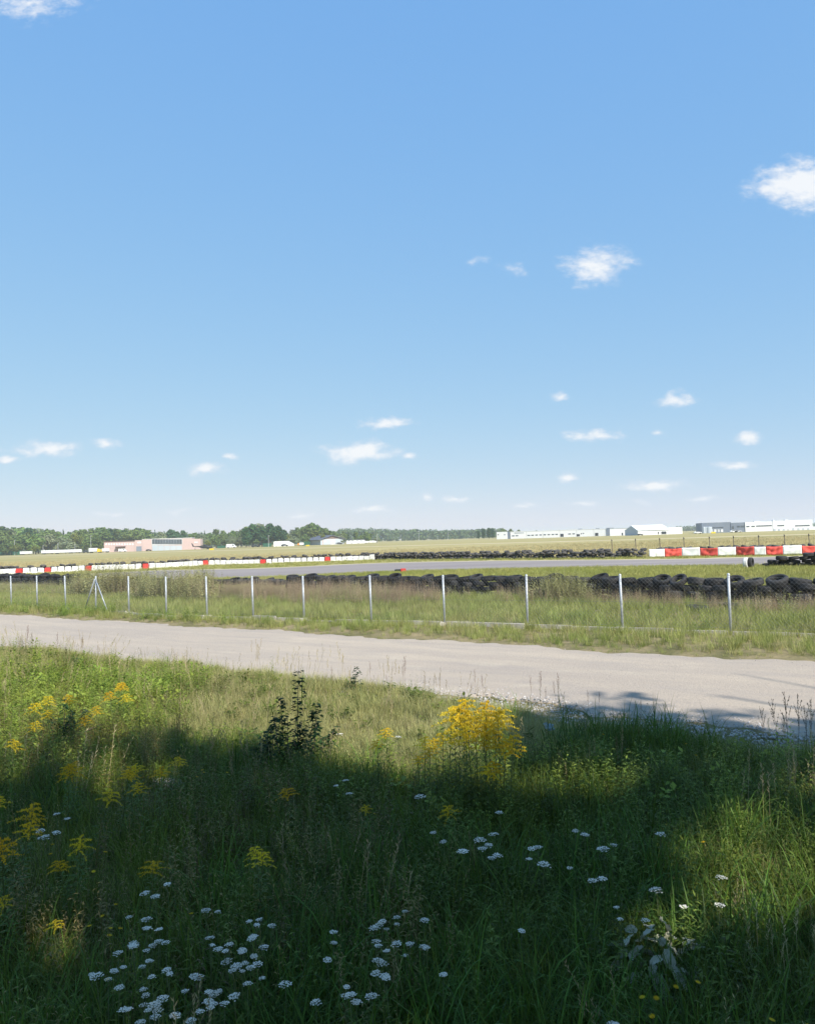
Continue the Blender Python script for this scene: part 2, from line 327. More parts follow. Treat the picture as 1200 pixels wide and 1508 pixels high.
# race track: edges measured from the photograph, lying on the flat ground
def smooth_line(pts, n=60):
    P = [Vector((p[0], p[1], 0)) for p in pts]; P = [P[0] * 2 - P[1]] + P + [P[-1] * 2 - P[-2]]; out = []
    segs = len(P) - 3
    for i in range(segs):
        p0, p1, p2, p3 = P[i:i + 4]
        for k in range(n // segs):
            t = k / (n // segs)
            out.append(0.5 * ((2 * p1) + (p2 - p0) * t + (2 * p0 - 5 * p1 + 4 * p2 - p3) * t * t + (3 * p1 - p0 - 3 * p2 + p3) * t ** 3))
    out.append(P[-2]); return out
tr_far = [gp(x, y) for x, y in ((1700, 803), (1400, 812), (1200, 819), (1000, 824), (850, 825.5), (700, 827), (555, 830), (400, 837.0), (300, 839.5), (200, 842))] + [Vector((-42, 70, 0)), Vector((-56, 84, 0))]
tr_near = [gp(x, y) for x, y in ((1700, 818), (1400, 825), (1200, 831.5), (1000, 834), (850, 836), (700, 839), (555, 843), (400, 850), (300, 853))] + [Vector((-24, 58, 0)), Vector((-36, 59, 0)), Vector((-60, 74, 0))]
tf = smooth_line(tr_far, 66); tn = smooth_line(tr_near, 66)
strip('race_track', 'grey asphalt kart track curving behind the tyre wall', 'race track', tn, tf, M_asphalt, 0.012)
ve_a = [p + Vector((0, 0.02, 0)) for p in tf]; ve_b = [p + (p - q).normalized() * (1.6 + 1.1 * math.sin(i * .7) ** 2) for i, (p, q) in enumerate(zip(tf, tn))]
strip('sand_verge', 'pale sandy verge along the outer edge of the kart track', 'verge', ve_a, ve_b, M_sandv, 0.006, 0.0, 2)
ap = [gp(x, y) for x, y in ((0, 811 + 11.5), (400, 809), (600, 804), (900, 795.5), (1200, 786.5))]
pa = [Vector((p.x, p.y, 0)) for p in (gd(-900, 620), gd(0, 440), gd(400, 344), gd(600, 292), gd(900, 243), gd(1200, 222), gd(1900, 170))]
pl = smooth_line(pa, 60)
strip('path', 'pale dry track crossing the airfield grass', 'path', pl, [p + Vector((2, 20, 0)) for p in pl], mat('dry track', (0.56, 0.46, 0.29), (0.46, 0.38, 0.22), scale=.05, rough=.95), 0.006, 0, 1)

# ------------------------------------------------------------------ trees
def crown_mesh(name, seed, lobes, n, size, mat_, flat_=0.0, shell=0.45):
    """leaf clumps: small bent quads spread through a union of lobes"""
    r = np.random.default_rng(seed); L_ = np.array(lobes, float)     # cx,cy,cz,rx,ry,rz
    w = (L_[:, 3] * L_[:, 4] * L_[:, 5]) ** 0.67; w /= w.sum(); k = r.choice(len(L_), n, p=w)
    d = r.normal(size=(n, 3)); d /= np.linalg.norm(d, axis=1)[:, None]; rad = r.uniform(shell, 1.0, n) ** 0.6 * (1 + 0.16 * r.normal(size=n))
    P = L_[k, :3] + d * L_[k, 3:] * rad[:, None]
    nrm = d + 0.75 * r.normal(size=(n, 3)); nrm[:, 2] += flat_; nrm /= np.linalg.norm(nrm, axis=1)[:, None]
    a = np.cross(nrm, r.normal(size=(n, 3))); a /= np.linalg.norm(a, axis=1)[:, None]; b = np.cross(nrm, a)
    s = (size * r.uniform(.55, 1.3, n))[:, None]; bend = nrm * s * r.uniform(-.3, .3, n)[:, None]
    V = np.stack([P - a * s, P - b * s * .62 + bend, P + a * s, P + b * s * .62 - bend], 1).reshape(-1, 3)
    i = np.arange(n) * 4
    return fastmesh(name, V, np.stack([i, i + 1, i + 2, i + 3], -1), mat_)
def trunk_mesh(name, h, r0, seed, limbs, mat_):
    rr = random.Random(seed); m = MB()
    pts = [(0, 0, -.1), (rr.uniform(-.02, .02) * h, rr.uniform(-.02, .02) * h, h * .35), (rr.uniform(-.03, .03) * h, rr.uniform(-.03, .03) * h, h * .85)]
    m.tube(pts, [r0 * 1.2, r0 * .8, r0 * .2], 7)
    for (cx, cy, cz) in limbs:
        z0 = min(max(cz * .5, h * .2), h * .55); m.tube([(0, 0, z0), (cx * .45, cy * .45, (z0 + cz) * .5 + .03 * h), (cx, cy, cz)], [r0 * .45, r0 * .3, r0 * .1], 5)
    return m.mesh(name, mat_, True)
M_leafs = {
    'green': leaf('mid green leaves', (0.115, 0.18, 0.045), (0.185, 0.25, 0.06), 0.08, .3, .02, .25),
    'dark': leaf('dark green leaves', (0.042, 0.105, 0.036), (0.070, 0.145, 0.048), 0.08, .25, .015, .25),
    'pale': leaf('grey green willow leaves', (0.17, 0.205, 0.095), (0.24, 0.27, 0.14), 0.08, .3, .02, .2),
    'yellow': leaf('yellow green leaves', (0.15, 0.19, 0.035), (0.23, 0.25, 0.05), 0.1, .35, .02, .2),
    'conifer': leaf('conifer needles', (0.05, 0.095, 0.04), (0.075, 0.125, 0.05), 0.08, .15, .015, .2)}
def round_lobes(seed, R=1.0):
    r = random.Random(seed); out = [(0, 0, .58, .24 * R, .24 * R, .26)]
    for i in range(8):
        a = i * 2.4 + r.random(); q = r.uniform(.14, .25) * R; out.append((q * math.cos(a), q * math.sin(a), r.uniform(.32, .82), r.uniform(.10, .17) * R, r.uniform(.10, .17) * R, r.uniform(.10, .15)))
    out.append((0, 0, .87, .12 * R, .12 * R, .13)); return out
def cone_lobes(seed):
    r = random.Random(seed); return [(r.uniform(-.02, .02), r.uniform(-.02, .02), z, .19 * (1.04 - z), .19 * (1.04 - z), .09) for z in np.arange(.14, 1.0, .085)]
def column_lobes(seed):
    r = random.Random(seed); return [(r.uniform(-.05, .05), r.uniform(-.05, .05), z, r.uniform(.09, .15), r.uniform(.09, .15), .12) for z in np.arange(.22, .95, .1)]
KIND = {}
for key, lob, col, cnt, sz in (('round', round_lobes(1), 'green', 1500, .055), ('round2', round_lobes(5, 1.15), 'green', 1500, .055), ('dark', round_lobes(9, 1.2), 'dark', 1700, .055),
                               ('willow', round_lobes(14, 1.35), 'pale', 1700, .055), ('yellow', round_lobes(21, 1.1), 'yellow', 1000, .06),
                               ('conifer', cone_lobes(3), 'conifer', 1300, .042), ('column', column_lobes(8), 'green', 1300, .05), ('column2', column_lobes(18), 'dark', 1300, .05)):
    KIND[key] = (trunk_mesh('trunk', 1.0, .020, len(key), [l[:3] for l in lob[1:6]], M_birch if key.startswith('column') else M_bark), crown_mesh('crown', len(key) * 7, lob, cnt, sz, M_leafs[col], .3))
LAB = {'round': 'mid green leafy tree in the tree line across the airfield', 'round2': 'broad mid green leafy tree in the tree line across the airfield', 'dark': 'dark green rounded tree standing out of the tree line across the airfield',
       'willow': 'pale grey-green willow in the tree line across the airfield', 'yellow': 'small yellow-green tree in front of the far tree line', 'conifer': 'pointed dark conifer rising from the far tree line',
       'column': 'slim upright tree with a pale trunk in the far tree line', 'column2': 'slim dark upright tree with a pale trunk in the far tree line'}
NM = {'round': 'leafy_tree', 'round2': 'leafy_tree', 'dark': 'dark_tree', 'willow': 'willow_tree', 'yellow': 'small_tree', 'conifer': 'conifer_tree', 'column': 'slim_tree', 'column2': 'slim_tree'}
def tree(kind, px, ytop, d, wide=1.0):
    p = gd(px, d); v = pix(px, ytop); h = max(3.0, H + v.z / v.y * d); h *= 1.0
    o = empty(NM[kind], (p.x, p.y, 0), random.uniform(0, 6.28)); o.scale = (h * wide, h * wide, h)
    where = 'behind the white trailers' if px < 128 else 'behind the pink building' if px < 298 else 'behind the helicopter and vans' if px < 425 else 'around the clubhouse' if px < 545 else 'beside the white warehouse'
    tag(o, LAB[kind].replace('with a pale trunk ', '').split(' in the ')[0].split(' standing')[0].split(' rising')[0].replace(' in front of the far tree line', '') + ' in the tree line ' + where, 'tree', 'trees lining the far side of the airfield')
    t, c = KIND[kind]; link('trunk', t, o); link('crown', c, o)
    return o
def skyline(px):           # top of the tree line in the photograph
    xs = [-80, 0, 15, 40, 70, 100, 130, 150, 170, 200, 240, 262, 290, 320, 345, 362, 380, 400, 420, 440, 460, 475, 500, 520, 560, 620, 700]
    ys = [774, 774, 776, 778, 780, 781, 779, 777, 780, 778, 783, 781, 785, 781, 783, 777, 772, 774, 780, 777, 771, 776, 784, 781, 784, 782, 783]
    return float(np.interp(px, xs, ys))
r_ = random.Random(3)
px = -75
while px < 545:            # back row
    k = r_.choice(['round', 'round2', 'column', 'round2', 'column2', 'round', 'willow', 'conifer'])
    d = r_.uniform(760, 860); tree(k, px, skyline(px) + r_.uniform(-1, 3.0), d, .9 if k in ('conifer',) else r_.uniform(1.0, 1.45)); px += r_.uniform(6, 11)
px = -70
while px < 560:            # front row, lower
    if not 150 < px < 300:
        k = r_.choice(['round', 'willow', 'round2', 'willow', 'round']) if px < 150 else r_.choice(['round', 'round2', 'willow', 'round', 'yellow'])
        d = r_.uniform(690, 745); tree(k, px, skyline(px) + r_.uniform(6, 13), d, r_.uniform(1.1, 1.5))
    px += r_.uniform(10, 17)
for px, y, d, k, w in ((252, 780, 800, 'dark', 1.3), (372, 772, 670, 'dark', 1.1), (398, 771, 680, 'dark', 1.15), (410, 774, 690, 'dark', 1.1), (386, 776, 660, 'dark', 1.2), (362, 779, 655, 'column2', 1.4), (460, 770, 760, 'round2', 1.0), (468, 773, 765, 'round', 1.0), (453, 775, 765, 'round', 1.0),
                       (52, 803, 640, 'yellow', 1.3), (24, 802, 640, 'yellow', 1.5), (112, 784, 700, 'yellow', .9), (306, 795, 640, 'yellow', 1.0), (10, 796, 660, 'round', 1.5)):
    tree(k, px, y, d, w)
for px, y, d in ((712, 779, 820), (720, 778, 825), (726, 778.5, 835), (740, 778, 900), (752, 779, 900), (705, 782, 830), (764, 780, 900), (790, 781, 900)):
    o = tree('column2' if px < 730 else 'round', px, y, d, 1.3); o['label'] = 'tall green tree rising beside the end of the long white warehouse' if px < 730 else 'green treetop showing over the roof of the long white warehouse'
# the far wood that reads as one mass
def far_wood():
    r = np.random.default_rng(5); lob = []
    for px in np.arange(-300, 740, 3.0):
        d = r.uniform(1250, 1500); p = gd(px, d); top = 779.5 + 2.0 * np.sin(px * .021) + (0.0 if px > 500 else 2)
        v = pix(px, top + horizon(px) - 794 + (px - 600) * .02 + r.uniform(-1, 1.5)); h = H + v.z / v.y * d; h = max(h, 9)
        lob += [(p.x, p.y, h * .72, r.uniform(4, 7), r.uniform(4, 7), h * .28), (p.x + r.uniform(-4, 4), p.y - 3, h * .33, 6, 5, h * .33)]
    for px in np.arange(1000, 1500, 6.0):
        d = 1700; p = gd(px, d); lob.append((p.x, p.y, 3.5, 9, 7, 5 + 3 * r.random()))
    me = crown_mesh('forest', 4, lob, 70000, 2.1, leaf('distant wood leaves', (0.075, 0.125, 0.045), (0.11, 0.165, 0.06), .02, .2, .0, .0), .3)
    tag(link('forest', me), 'distant dark green wood along the horizon', 'wood', kind='stuff')
far_wood()

# shade trees standing behind the viewpoint: their shadow falls over the near meadow
def lit_share(px, py):
    """how much sun reaches the near meadow at a place given by where the photograph shows it (0 = full shade)"""
    edge = np.interp(px, [-200, 0, 60, 110, 200, 300, 360, 420, 480, 560, 640, 730, 742, 748, 790, 860, 900, 1000, 1100, 1200, 1500],
                     [1095, 1100, 1105, 1100, 1092, 1082, 1085, 1105, 1135, 1155, 1172, 1180, 1120, 1062, 1034, 1016, 1022, 1032, 1045, 1058, 1080])
    edge = edge + 9 * np.sin(px * .045) + 7 * np.sin(px * .11 + 1) + 5 * np.sin(px * .23 + 2); lit = np.clip((edge - py) / 34 + .5, 0, 1)
    for cx, cyy, rx, ry, a in ((1105, 1285, 220, 125, 1.0), (845, 1162, 150, 36, .85), (720, 1435, 90, 50, .65), (80, 1395, 90, 60, .75), (1150, 1170, 80, 50, .6), (140, 1150, 200, 40, .42), (965, 1375, 95, 65, .9), (480, 1290, 70, 30, .12)):
        lit = np.maximum(lit, a * np.clip(2.0 - 2.0 * np.hypot((px - cx) / rx, (py - cyy) / ry), 0, 1))
    n1 = np.sin(px * .031 + py * .017 + 1) + np.sin(px * .017 - py * .043 + 2) + np.sin(px * .061 + py * .052) + .7 * np.sin(px * .11 - py * .09 + 3)
    lit = np.maximum(lit, .62 * np.clip((n1 - 1.15) / 1.2, 0, 1) * np.clip((py - 1085) / 40, 0, 1) * np.where((px < 440) & (py > 1370), .45, 1))
    return lit
def shade_trees():
    m = leaf('shade tree leaves', (0.05, 0.10, 0.03), (0.08, 0.14, 0.04), .3, .25, .02, .2); r = np.random.default_rng(77)
    specs = [((0.6, -2.4), 14.6, 31), ((5.0, -2.0), 15.0, 37), ((9.6, -2.0), 17.0, 41), ((14.4, -1.6), 17.2, 47), ((19.2, -1.6), 16.6, 53), ((-3.6, -2.6), 14.2, 59), ((12.6, -4.6), 20.5, 61), ((17.4, -4.4), 20.0, 67)]
    kx, ky = SUN_DIR.x / SUN_DIR.z, SUN_DIR.y / SUN_DIR.z
    for (x, y), h, sd in specs:
        lob = [tuple(c * h for c in l) for l in round_lobes(sd, .78)]; n = 7000
        o = empty('shade_tree', (x, y, float(gz(x, y)))); tag(o, 'leafy roadside tree standing on the grassy bank', 'tree', 'trees on the bank')
        link('trunk', trunk_mesh('trunk', h, .16, sd, [l[:3] for l in lob[1:7]], M_bark), o)
        me = crown_mesh('crown', sd, lob, n, .23, m, .6, .15)
        # open the crown where the photograph shows sun reaching the meadow
        co = np.empty(n * 12, np.float32); me.vertices.foreach_get('co', co); Q = co.reshape(n, 4, 3).mean(1) + np.array([x, y, float(gz(x, y))])
        G_ = Q[:, :2] - (Q[:, 2:3] - .15) * np.array([[kx, ky]]); vv = np.stack([G_[:, 0], G_[:, 1], np.full(n, .15 - H)], 1)
        dep = vv @ np.array(FWD); ppx = 600 + F * (vv @ np.array(RGT)) / dep; ppy = 754 - F * (vv @ np.array(UPV)) / dep
        keep = (r.random(n) < (1 - lit_share(ppx, ppy)) ** 2.5) | (dep < .5)
        co = co.reshape(n, 4, 3)[keep].reshape(-1, 3); i = np.arange(int(keep.sum())) * 4; bpy.data.meshes.remove(me)
        link('crown', fastmesh('crown', co, np.stack([i, i + 1, i + 2, i + 3], -1), m), o)
shade_trees()

# ------------------------------------------------------------------ far buildings
class Facade:
    """a building whose front runs between two ground points; u along the front, v back from it"""
    def __init__(s, name, label, cat, px0, d0, px1, d1, group=None):
        s.a, s.b = gd(px0, d0), gd(px1, d1); s.u = (s.b - s.a).normalized(); s.n = Vector((-s.u.y, s.u.x, 0))
        s.root = tag(empty(name, s.a, math.atan2(s.u.y, s.u.x)), label, cat, group); s.len = (s.b - s.a).length
    def uz(s, px, py):
        v = pix(px, py); t = s.a.dot(s.n) / v.dot(s.n); p = Vector((0, 0, H)) + v * t
        return (p - s.a).dot(s.u), p.z
    def box(s, name, x0, x1, yt, yb, v0, v1, mt, parent=None):
        xm = (x0 + x1) / 2; u0 = s.uz(x0, yt)[0]; u1 = s.uz(x1, yt)[0]; z1 = s.uz(xm, yt)[1]; z0 = 0.0 if yb is None else max(0.0, s.uz(xm, yb)[1])
        w, dp, hh = u1 - u0, v1 - v0, z1 - z0
        me = MB().box(0, w, 0, dp, 0, hh).mesh(name, mt)
        return link(name, me, parent or s.root, (u0, v0, z0) if parent is None else (Vector((u0, v0, z0)) - parent.location))
M_bwhite = mat('white cladding', (0.80, 0.80, 0.79), (0.74, 0.74, 0.74), scale=.05, rough=.6)
M_bgrey = mat('grey cladding', (0.17, 0.20, 0.25), (0.21, 0.24, 0.29), scale=.1, rough=.6)
M_blgrey = mat('pale grey cladding and end wall shade', (0.42, 0.47, 0.52), (0.5, 0.54, 0.58), scale=.1, rough=.6)  # real grey walls and doors, plus painted shade on the gabled hall's ends
M_dark = flat('dark opening', (0.035, 0.04, 0.05), .4)
M_glass = mat('window glass', (0.06, 0.075, 0.09), (0.10, 0.12, 0.14), scale=.2, rough=.15, spec=.6)
M_pink = mat('pink render', (0.57, 0.425, 0.395), (0.52, 0.39, 0.36), scale=.15, rough=.9)
M_brown = flat('brown roof edge', (0.10, 0.055, 0.05))
M_roof = mat('slate roof', (0.085, 0.095, 0.13), (0.12, 0.13, 0.16), scale=.3, rough=.7)
M_yellow = flat('yellow paint', (0.75, 0.55, 0.03)); M_orange = flat('orange paint', (0.75, 0.28, 0.03)); M_green = flat('green paint', (0.03, 0.12, 0.07)); M_blk = flat('black paint', (0.025, 0.027, 0.03), .35)
M_lgt = flat('pale grey paint', (0.6, 0.6, 0.6))

# long white warehouse
W = Facade('white_warehouse', 'long low white warehouse with a row of small dark windows', 'warehouse', 731, 625, 896, 590)
W.box('office_block', 731, 746.5, 783.3, None, 0, 18, M_bwhite)
W.box('stair_tower', 746.5, 751, 783.0, None, .6, 17, M_bgrey)
wl = [751, 775, 799, 824, 848.5, 874, 893]
for i in range(6):
    yt = 783.0 - (wl[i] - 751) * .032
    W.box('wall_panel', wl[i] + .15, wl[i + 1] - .15, yt, None, 0, 26, M_bwhite)
    W.box('roof_edge', wl[i] + .1, wl[i + 1] - .1, yt - .5, yt, -.15, 26.1, M_bwhite)
W.box('end_tower', 893, 897.5, 777.3, None, -.5, 20, M_bgrey)
for x, y in ((733.5, 787.5), (743, 787.5), (755.5, 789.2), (761, 789), (778.5, 788.5), (784, 788.3), (790, 788), (796, 787.8), (802, 787.6), (808, 787.4), (814, 787.2), (819.5, 787), (838.5, 786.4), (844.5, 786.2), (856, 786), (859, 785.6)):
    W.box('window', x - (1.9 if 750 < x < 850 else .8), x + (1.9 if 750 < x < 850 else .8), y - .8, y + .7, -.08, .05, M_glass)
for x, y, hh in ((827.4, 786.2, 4.3), (851.3, 786.7, 3.0), (878.5, 784.8, 4.2)):
    W.box('loading_door', x - 2.3, x + 2.3, y, y + hh, -.12, .05, M_dark)
for k in range(9): W.box('sign_letter', 757.5 + k * 1.6, 758.6 + k * 1.6, 784.6 - k * .05 - (.3 if k == 0 else 0), 785.7 - k * .05, -.1, 0.02, M_bgrey)
for x in (849, 875): W.box('roof_vent', x - 1, x + 4, 778.6 - (x - 849) * .035, 780, 8, 12, M_bgrey)
W2 = Facade('white_store_building', 'plain white flat-roofed store joined to the gabled hall', 'building', 897.8, 560, 930, 556)
W2.box('wall', 897.8, 930, 778.2, None, 0, 18, M_bwhite); W2.box('door', 915.3, 917.3, 784.6, 788.4, -.08, .05, M_dark); W2.box('roof_edge', 897.9, 930, 777.7, 778.2, -.2, 18, M_blgrey)
# white gabled hall
G = Facade('gabled_hall', 'white gabled hall with shade painted grey on its end walls and bright white roof', 'hall', 939, 512, 989, 516)
def hall(Fc, x0, x1, ye, yr, W_, mw, mr, mg, name='roof'):
    u0, u1 = Fc.uz(x0, ye)[0], Fc.uz(x1, ye)[0]; ze = Fc.uz((x0 + x1) / 2, ye)[1]; zr = Fc.uz((x0 + x1) / 2, yr)[1]
    link('wall', MB().box(u0 + .05, u1, 0, W_, 0, ze).mesh('wall', mw), Fc.root)
    m = MB().add([(u0, W_ / 2, zr), (u1, W_ / 2, zr), (u0 - .3, -.6, ze - .1), (u1 + .3, -.6, ze - .1), (u0 - .3, W_ + .6, ze - .1), (u1 + .3, W_ + .6, ze - .1), (u0, W_ / 2, zr - .4), (u1, W_ / 2, zr - .4)],
                 [(0, 2, 3, 1), (1, 5, 4, 0), (2, 6, 7, 3), (6, 4, 5, 7), (0, 6, 2), (0, 4, 6), (1, 3, 7), (1, 7, 5)])
    link(name, m.mesh(name, mr), Fc.root)
    for u in (u0 - .02, u1 - .02): link('end_wall', MB().prism([(0, 0), (W_, 0), (W_, ze), (W_ / 2, zr - .45), (0, ze)], 0, .06).mesh('end_wall', mg), Fc.root, (u, 0, 0), (0, 0, math.pi / 2))
    return ze, zr
hall(G, 939, 986, 780.3, 772.7, 19, M_bwhite, M_bwhite, M_blgrey)  # end walls take grey instead of white: shade put into the colour
G.box('annexe', 985, 1005.5, 776.6, None, 1.0, 14, M_bwhite)
G.box('loading_door', 973.5, 981, 782.6, 786.5, -.1, .05, M_dark); G.box('door', 968.3, 969.8, 783, 786.6, -.1, .05, M_dark)
# grey and white works on the right
R_ = Facade('industrial_hall', 'large grey and white industrial hall with ribbon windows and loading doors', 'factory', 1033, 505, 1196, 490)
R_.box('grey_wing', 1033, 1076, 769.4, None, 0, 30, M_bgrey); R_.box('grey_wing', 1076, 1096.5, 769.6, None, -.4, 30, M_bgrey)
R_.box('white_wing', 1096.5, 1137.2, 768.4, None, -.8, 34, M_bwhite); R_.box('white_wing', 1137.2, 1195.5, 766.2, None, -1.0, 34, M_bwhite)
R_.box('white_wing', 1195.5, 1260, 774.5, None, -.6, 20, M_bwhite)
R_.box('ribbon_window', 1047, 1065, 776.3, 777.6, -.1, .05, M_glass)
for x in (1048, 1053, 1058, 1063): R_.box('loading_door', x - 1.6, x + 1.6, 779.6, 783.6, -.12, .05, M_bwhite if x % 2 else M_lgt)
for x, y, w, hh in ((1079, 774.8, 1.3, 4), (1087, 774.2, 2.2, 2.4), (1093, 774, 2.8, 2.6), (1079, 780.2, 2, 1.6), (1085, 780, 2, 3)): R_.box('window', x - w, x + w, y, y + hh, -.5, -.35, M_glass)
for x0, x1, y in ((1098.5, 1103, 774.6), (1106, 1111, 774.4), (1113, 1136, 773.6), (1144, 1154, 773.2), (1170, 1191.5, 773.3)): R_.box('ribbon_window', x0, x1, y, y + 1.6, -1.12 if x0 > 1137 else -.92, -.7, M_glass)
for i, x in enumerate((1140, 1146.5, 1153.5, 1160, 1167.5, 1175, 1182, 1189.5)): R_.box('loading_door', x - 1.5, x + 1.5, 778.6 - (i > 3) * .9, 782.3 - i * .15, -1.15, -.9, M_blgrey if i != 3 else M_lgt)
for x, w in ((1118, 5), (1142, 1.2), (1161, 2.5)): R_.box('roof_vent', x - w, x + w, 767.0 - (x - 1118) * .055, 768.6, 6, 9, M_lgt)
R_.box('chimney', 1140.5, 1141.1, 762.5, 767, 5, 5.5, M_lgt)
def silo():
    a = gd(1035, 480)
    for px, r in ((1036.5, .9), (1039.8, .9), (1043.8, 1.9)):
        p = gd(px, 500); hgt = H + pix(px, 775.8).z / pix(px, 775.8).y * 500
        o = tag(empty('storage_tank', p), 'slim pale upright tank against the grey hall' if r < 1 else 'wide pale blue-grey upright tank against the grey hall', 'tank', 'tanks by the grey hall')
        link('shell', MB().lathe([(0, 0), (r, 0), (r, hgt - .3), (r * .9, hgt - .05), (0, hgt)], 16).mesh('shell', M_blgrey, False), o)
        link('hatch', MB().lathe([(0, hgt), (r * .3, hgt), (r * .3, hgt + .15), (0, hgt + .2)], 8).mesh('hatch', M_bgrey), o)
silo()
# pink airfield building
P_ = Facade('pink_building', 'pale pink two-storey airfield building with a wide dark upper window', 'building', 153, 600, 298, 610)
P_.box('low_wing', 153, 198.5, 797.4, None, 0, 14, M_pink); P_.box('roof', 152.3, 198.5, 796.3, 797.4, -.5, 14.5, M_brown)
P_.box('link_block', 198.5, 209.5, 795.6, None, -.3, 14, M_pink); P_.box('main_block', 209.5, 283, 793.4, None, -.6, 16, M_pink); P_.box('end_block', 283, 295.3, 793.6, None, -.2, 14, M_pink)
P_.box('roof_edge', 209.2, 283.3, 792.9, 793.4, -.75, 16.2, M_bwhite)
P_.box('window_surround', 223.5, 268.8, 793.9, 802.6, -.75, -.5, M_lgt)
for k in range(11): P_.box('window_pane', 224.3 + k * 4.0, 228.0 + k * 4.0, 794.4 - .1, 801.3, -.85, -.6, M_glass)
for k in range(5): P_.box('shutter_door', 224.5 + k * 8.8, 232.8 + k * 8.8, 803.4, None, -.8, -.55, M_blgrey)
for k in range(11): P_.box('window', 155.5 + k * 3.9, 157.6 + k * 3.9, 800.4, 802.6, -.08, .05, M_bwhite)
P_.box('window', 202.5, 208, 798, 800.2, -.42, -.2, M_bwhite); P_.box('canopy', 171, 185, 804.6, 806.2, -3, 0, M_brown); P_.box('door', 201, 208.6, 804.6, None, -.5, -.2, M_bgrey)
P_.box('sign_board', 286, 291.5, 797.6, 800, -.35, -.1, M_lgt)
# clubhouse with slate gable
C_ = Facade('clubhouse', 'dark slate-roofed gabled clubhouse with a grey wall and white door', 'building', 471, 690, 507, 702)
def clubhouse():
    wd = C_.len; ze = 5.0; zr = 8.4; Ld = 33
    link('wall', MB().box(0.6, wd - .6, 0, Ld - .5, 0, ze).mesh('wall', M_blgrey), C_.root)
    link('gable', MB().prism([(0.6, ze), (wd - .6, ze), (wd / 2, zr - .4)], 0, .3).mesh('gable', mat('brown boards', (.22, .15, .12), (.17, .12, .10), 2)), C_.root)
    for s in (0, 1):
        m = MB(); x0, x1 = (-1.2, wd / 2) if s == 0 else (wd + 1.2, wd / 2)
        m.add([(x0, -1.2, ze - .5), (x1, -1.2, zr), (x1, Ld, zr), (x0, Ld, ze - .5), (x0, -1.2, ze - .95), (x1, -1.2, zr - .45), (x1, Ld, zr - .45), (x0, Ld, ze - .95)],
              [(0, 1, 2, 3), (4, 7, 6, 5), (0, 4, 5, 1), (2, 6, 7, 3), (0, 3, 7, 4), (1, 5, 6, 2)]); link('roof_slope', m.mesh('roof_slope', M_roof), C_.root)
    C_.box('garage_door', 487, 493.5, 795.0, None, -.12, .1, M_bwhite); C_.box('window', 478, 480, 796.5, 798.5, -.1, .1, M_bwhite); C_.box('door', 474.8, 476, 795, None, -.1, .1, M_pink)
clubhouse()
T_ = Facade('white_shed', 'low white sloping-roofed shed beside the clubhouse', 'shed', 403, 650, 433, 652)
link('wall', MB().prism([(0, 0), (T_.len, 0), (T_.len, 1.6), (T_.len * .72, 4.3), (T_.len * .06, 4.3), (0, 3.9)], 0, 9).mesh('wall', M_bwhite), T_.root)
T_.box('door', 405.5, 408, 800.5, None, -.05, .05, M_lgt)

# ------------------------------------------------------------------ far vehicles and airfield things
def wheels(o, xs, y0, y1, r):
    me = MB().lathe([(0, -.12), (r * .6, -.12), (r, -.1), (r, .1), (r * .6, .12), (0, .12)], 12, 'y').mesh('wheel', M_blk)
    for x in xs:
        for y in (y0, y1): link('wheel', me, o, (x, y, r))
def vehicle(kind, label, px, d, colour, rz=0.0, s=1.0, group='vehicles parked across the airfield'):
    o = tag(empty(kind, gd(px, d), rz), label, {'parked_car': 'car', 'white_van': 'van', 'truck': 'truck', 'trailer': 'trailer'}[kind], group); o.scale = (s,) * 3
    if kind == 'parked_car':
        link('body', MB().prism([(-2.2, .35), (2.2, .35), (2.25, .75), (1.9, .92), (1.0, 1.0), (.4, 1.45), (-1.2, 1.48), (-1.9, 1.0), (-2.2, .9)], -.85, .85).mesh('body', colour, bevel=.05), o)
        for sx in (-.87, .87): link('window', MB().prism([(.85, 1.0), (.35, 1.38), (-1.15, 1.40), (-1.7, 1.02)], sx - .01, sx + .01).mesh('window', M_glass), o)
        wheels(o, (-1.35, 1.4), -.78, .78, .33)
    elif kind == 'white_van':
        link('body', MB().prism([(-2.9, .4), (2.9, .4), (2.95, 1.1), (2.2, 1.35), (1.7, 2.2), (1.2, 2.4), (-2.85, 2.4)], -1, 1).mesh('body', colour, bevel=.05), o)
        for sx in (-1.02, 1.02): link('window', MB().prism([(2.05, 1.35), (1.6, 2.05), (.9, 2.05), (.9, 1.35)], sx - .01, sx + .01).mesh('window', M_glass), o)
        wheels(o, (-1.8, 1.9), -.9, .9, .36)
    elif kind == 'truck':
        link('cargo_box', MB().box(-4.2, 1.6, -1.25, 1.25, 1.0, 3.6).mesh('cargo_box', M_bwhite, bevel=.05), o)
        link('cab', MB().prism([(1.8, .6), (3.9, .6), (4.0, 1.7), (3.6, 2.9), (1.8, 3.0)], -1.2, 1.2).mesh('cab', colour, bevel=.06), o)
        link('windscreen', MB().prism([(4.0, 1.75), (3.95, 1.75), (3.6, 2.75), (3.66, 2.75)], -1.0, 1.0).mesh('windscreen', M_glass), o)
        link('chassis', MB().box(-4.2, 3.4, -.5, .5, .65, 1.0).mesh('chassis', M_blk), o); wheels(o, (-3.2, -2.1, 2.8), -1.05, 1.05, .5)
    else:
        link('cargo_box', MB().box(-6.7, 6.7, -1.25, 1.25, 1.1, 4.0).mesh('cargo_box', colour, bevel=.05), o)
        link('chassis', MB().box(-6.5, 6.0, -.5, .5, .75, 1.1).mesh('chassis', M_blk), o); wheels(o, (-5.6, -4.3, -3.0), -1.05, 1.05, .5)
        link('landing_leg', MB().box(4.2, 4.4, -.9, .9, 0, 1.1).mesh('landing_leg', M_blk), o)
    return o
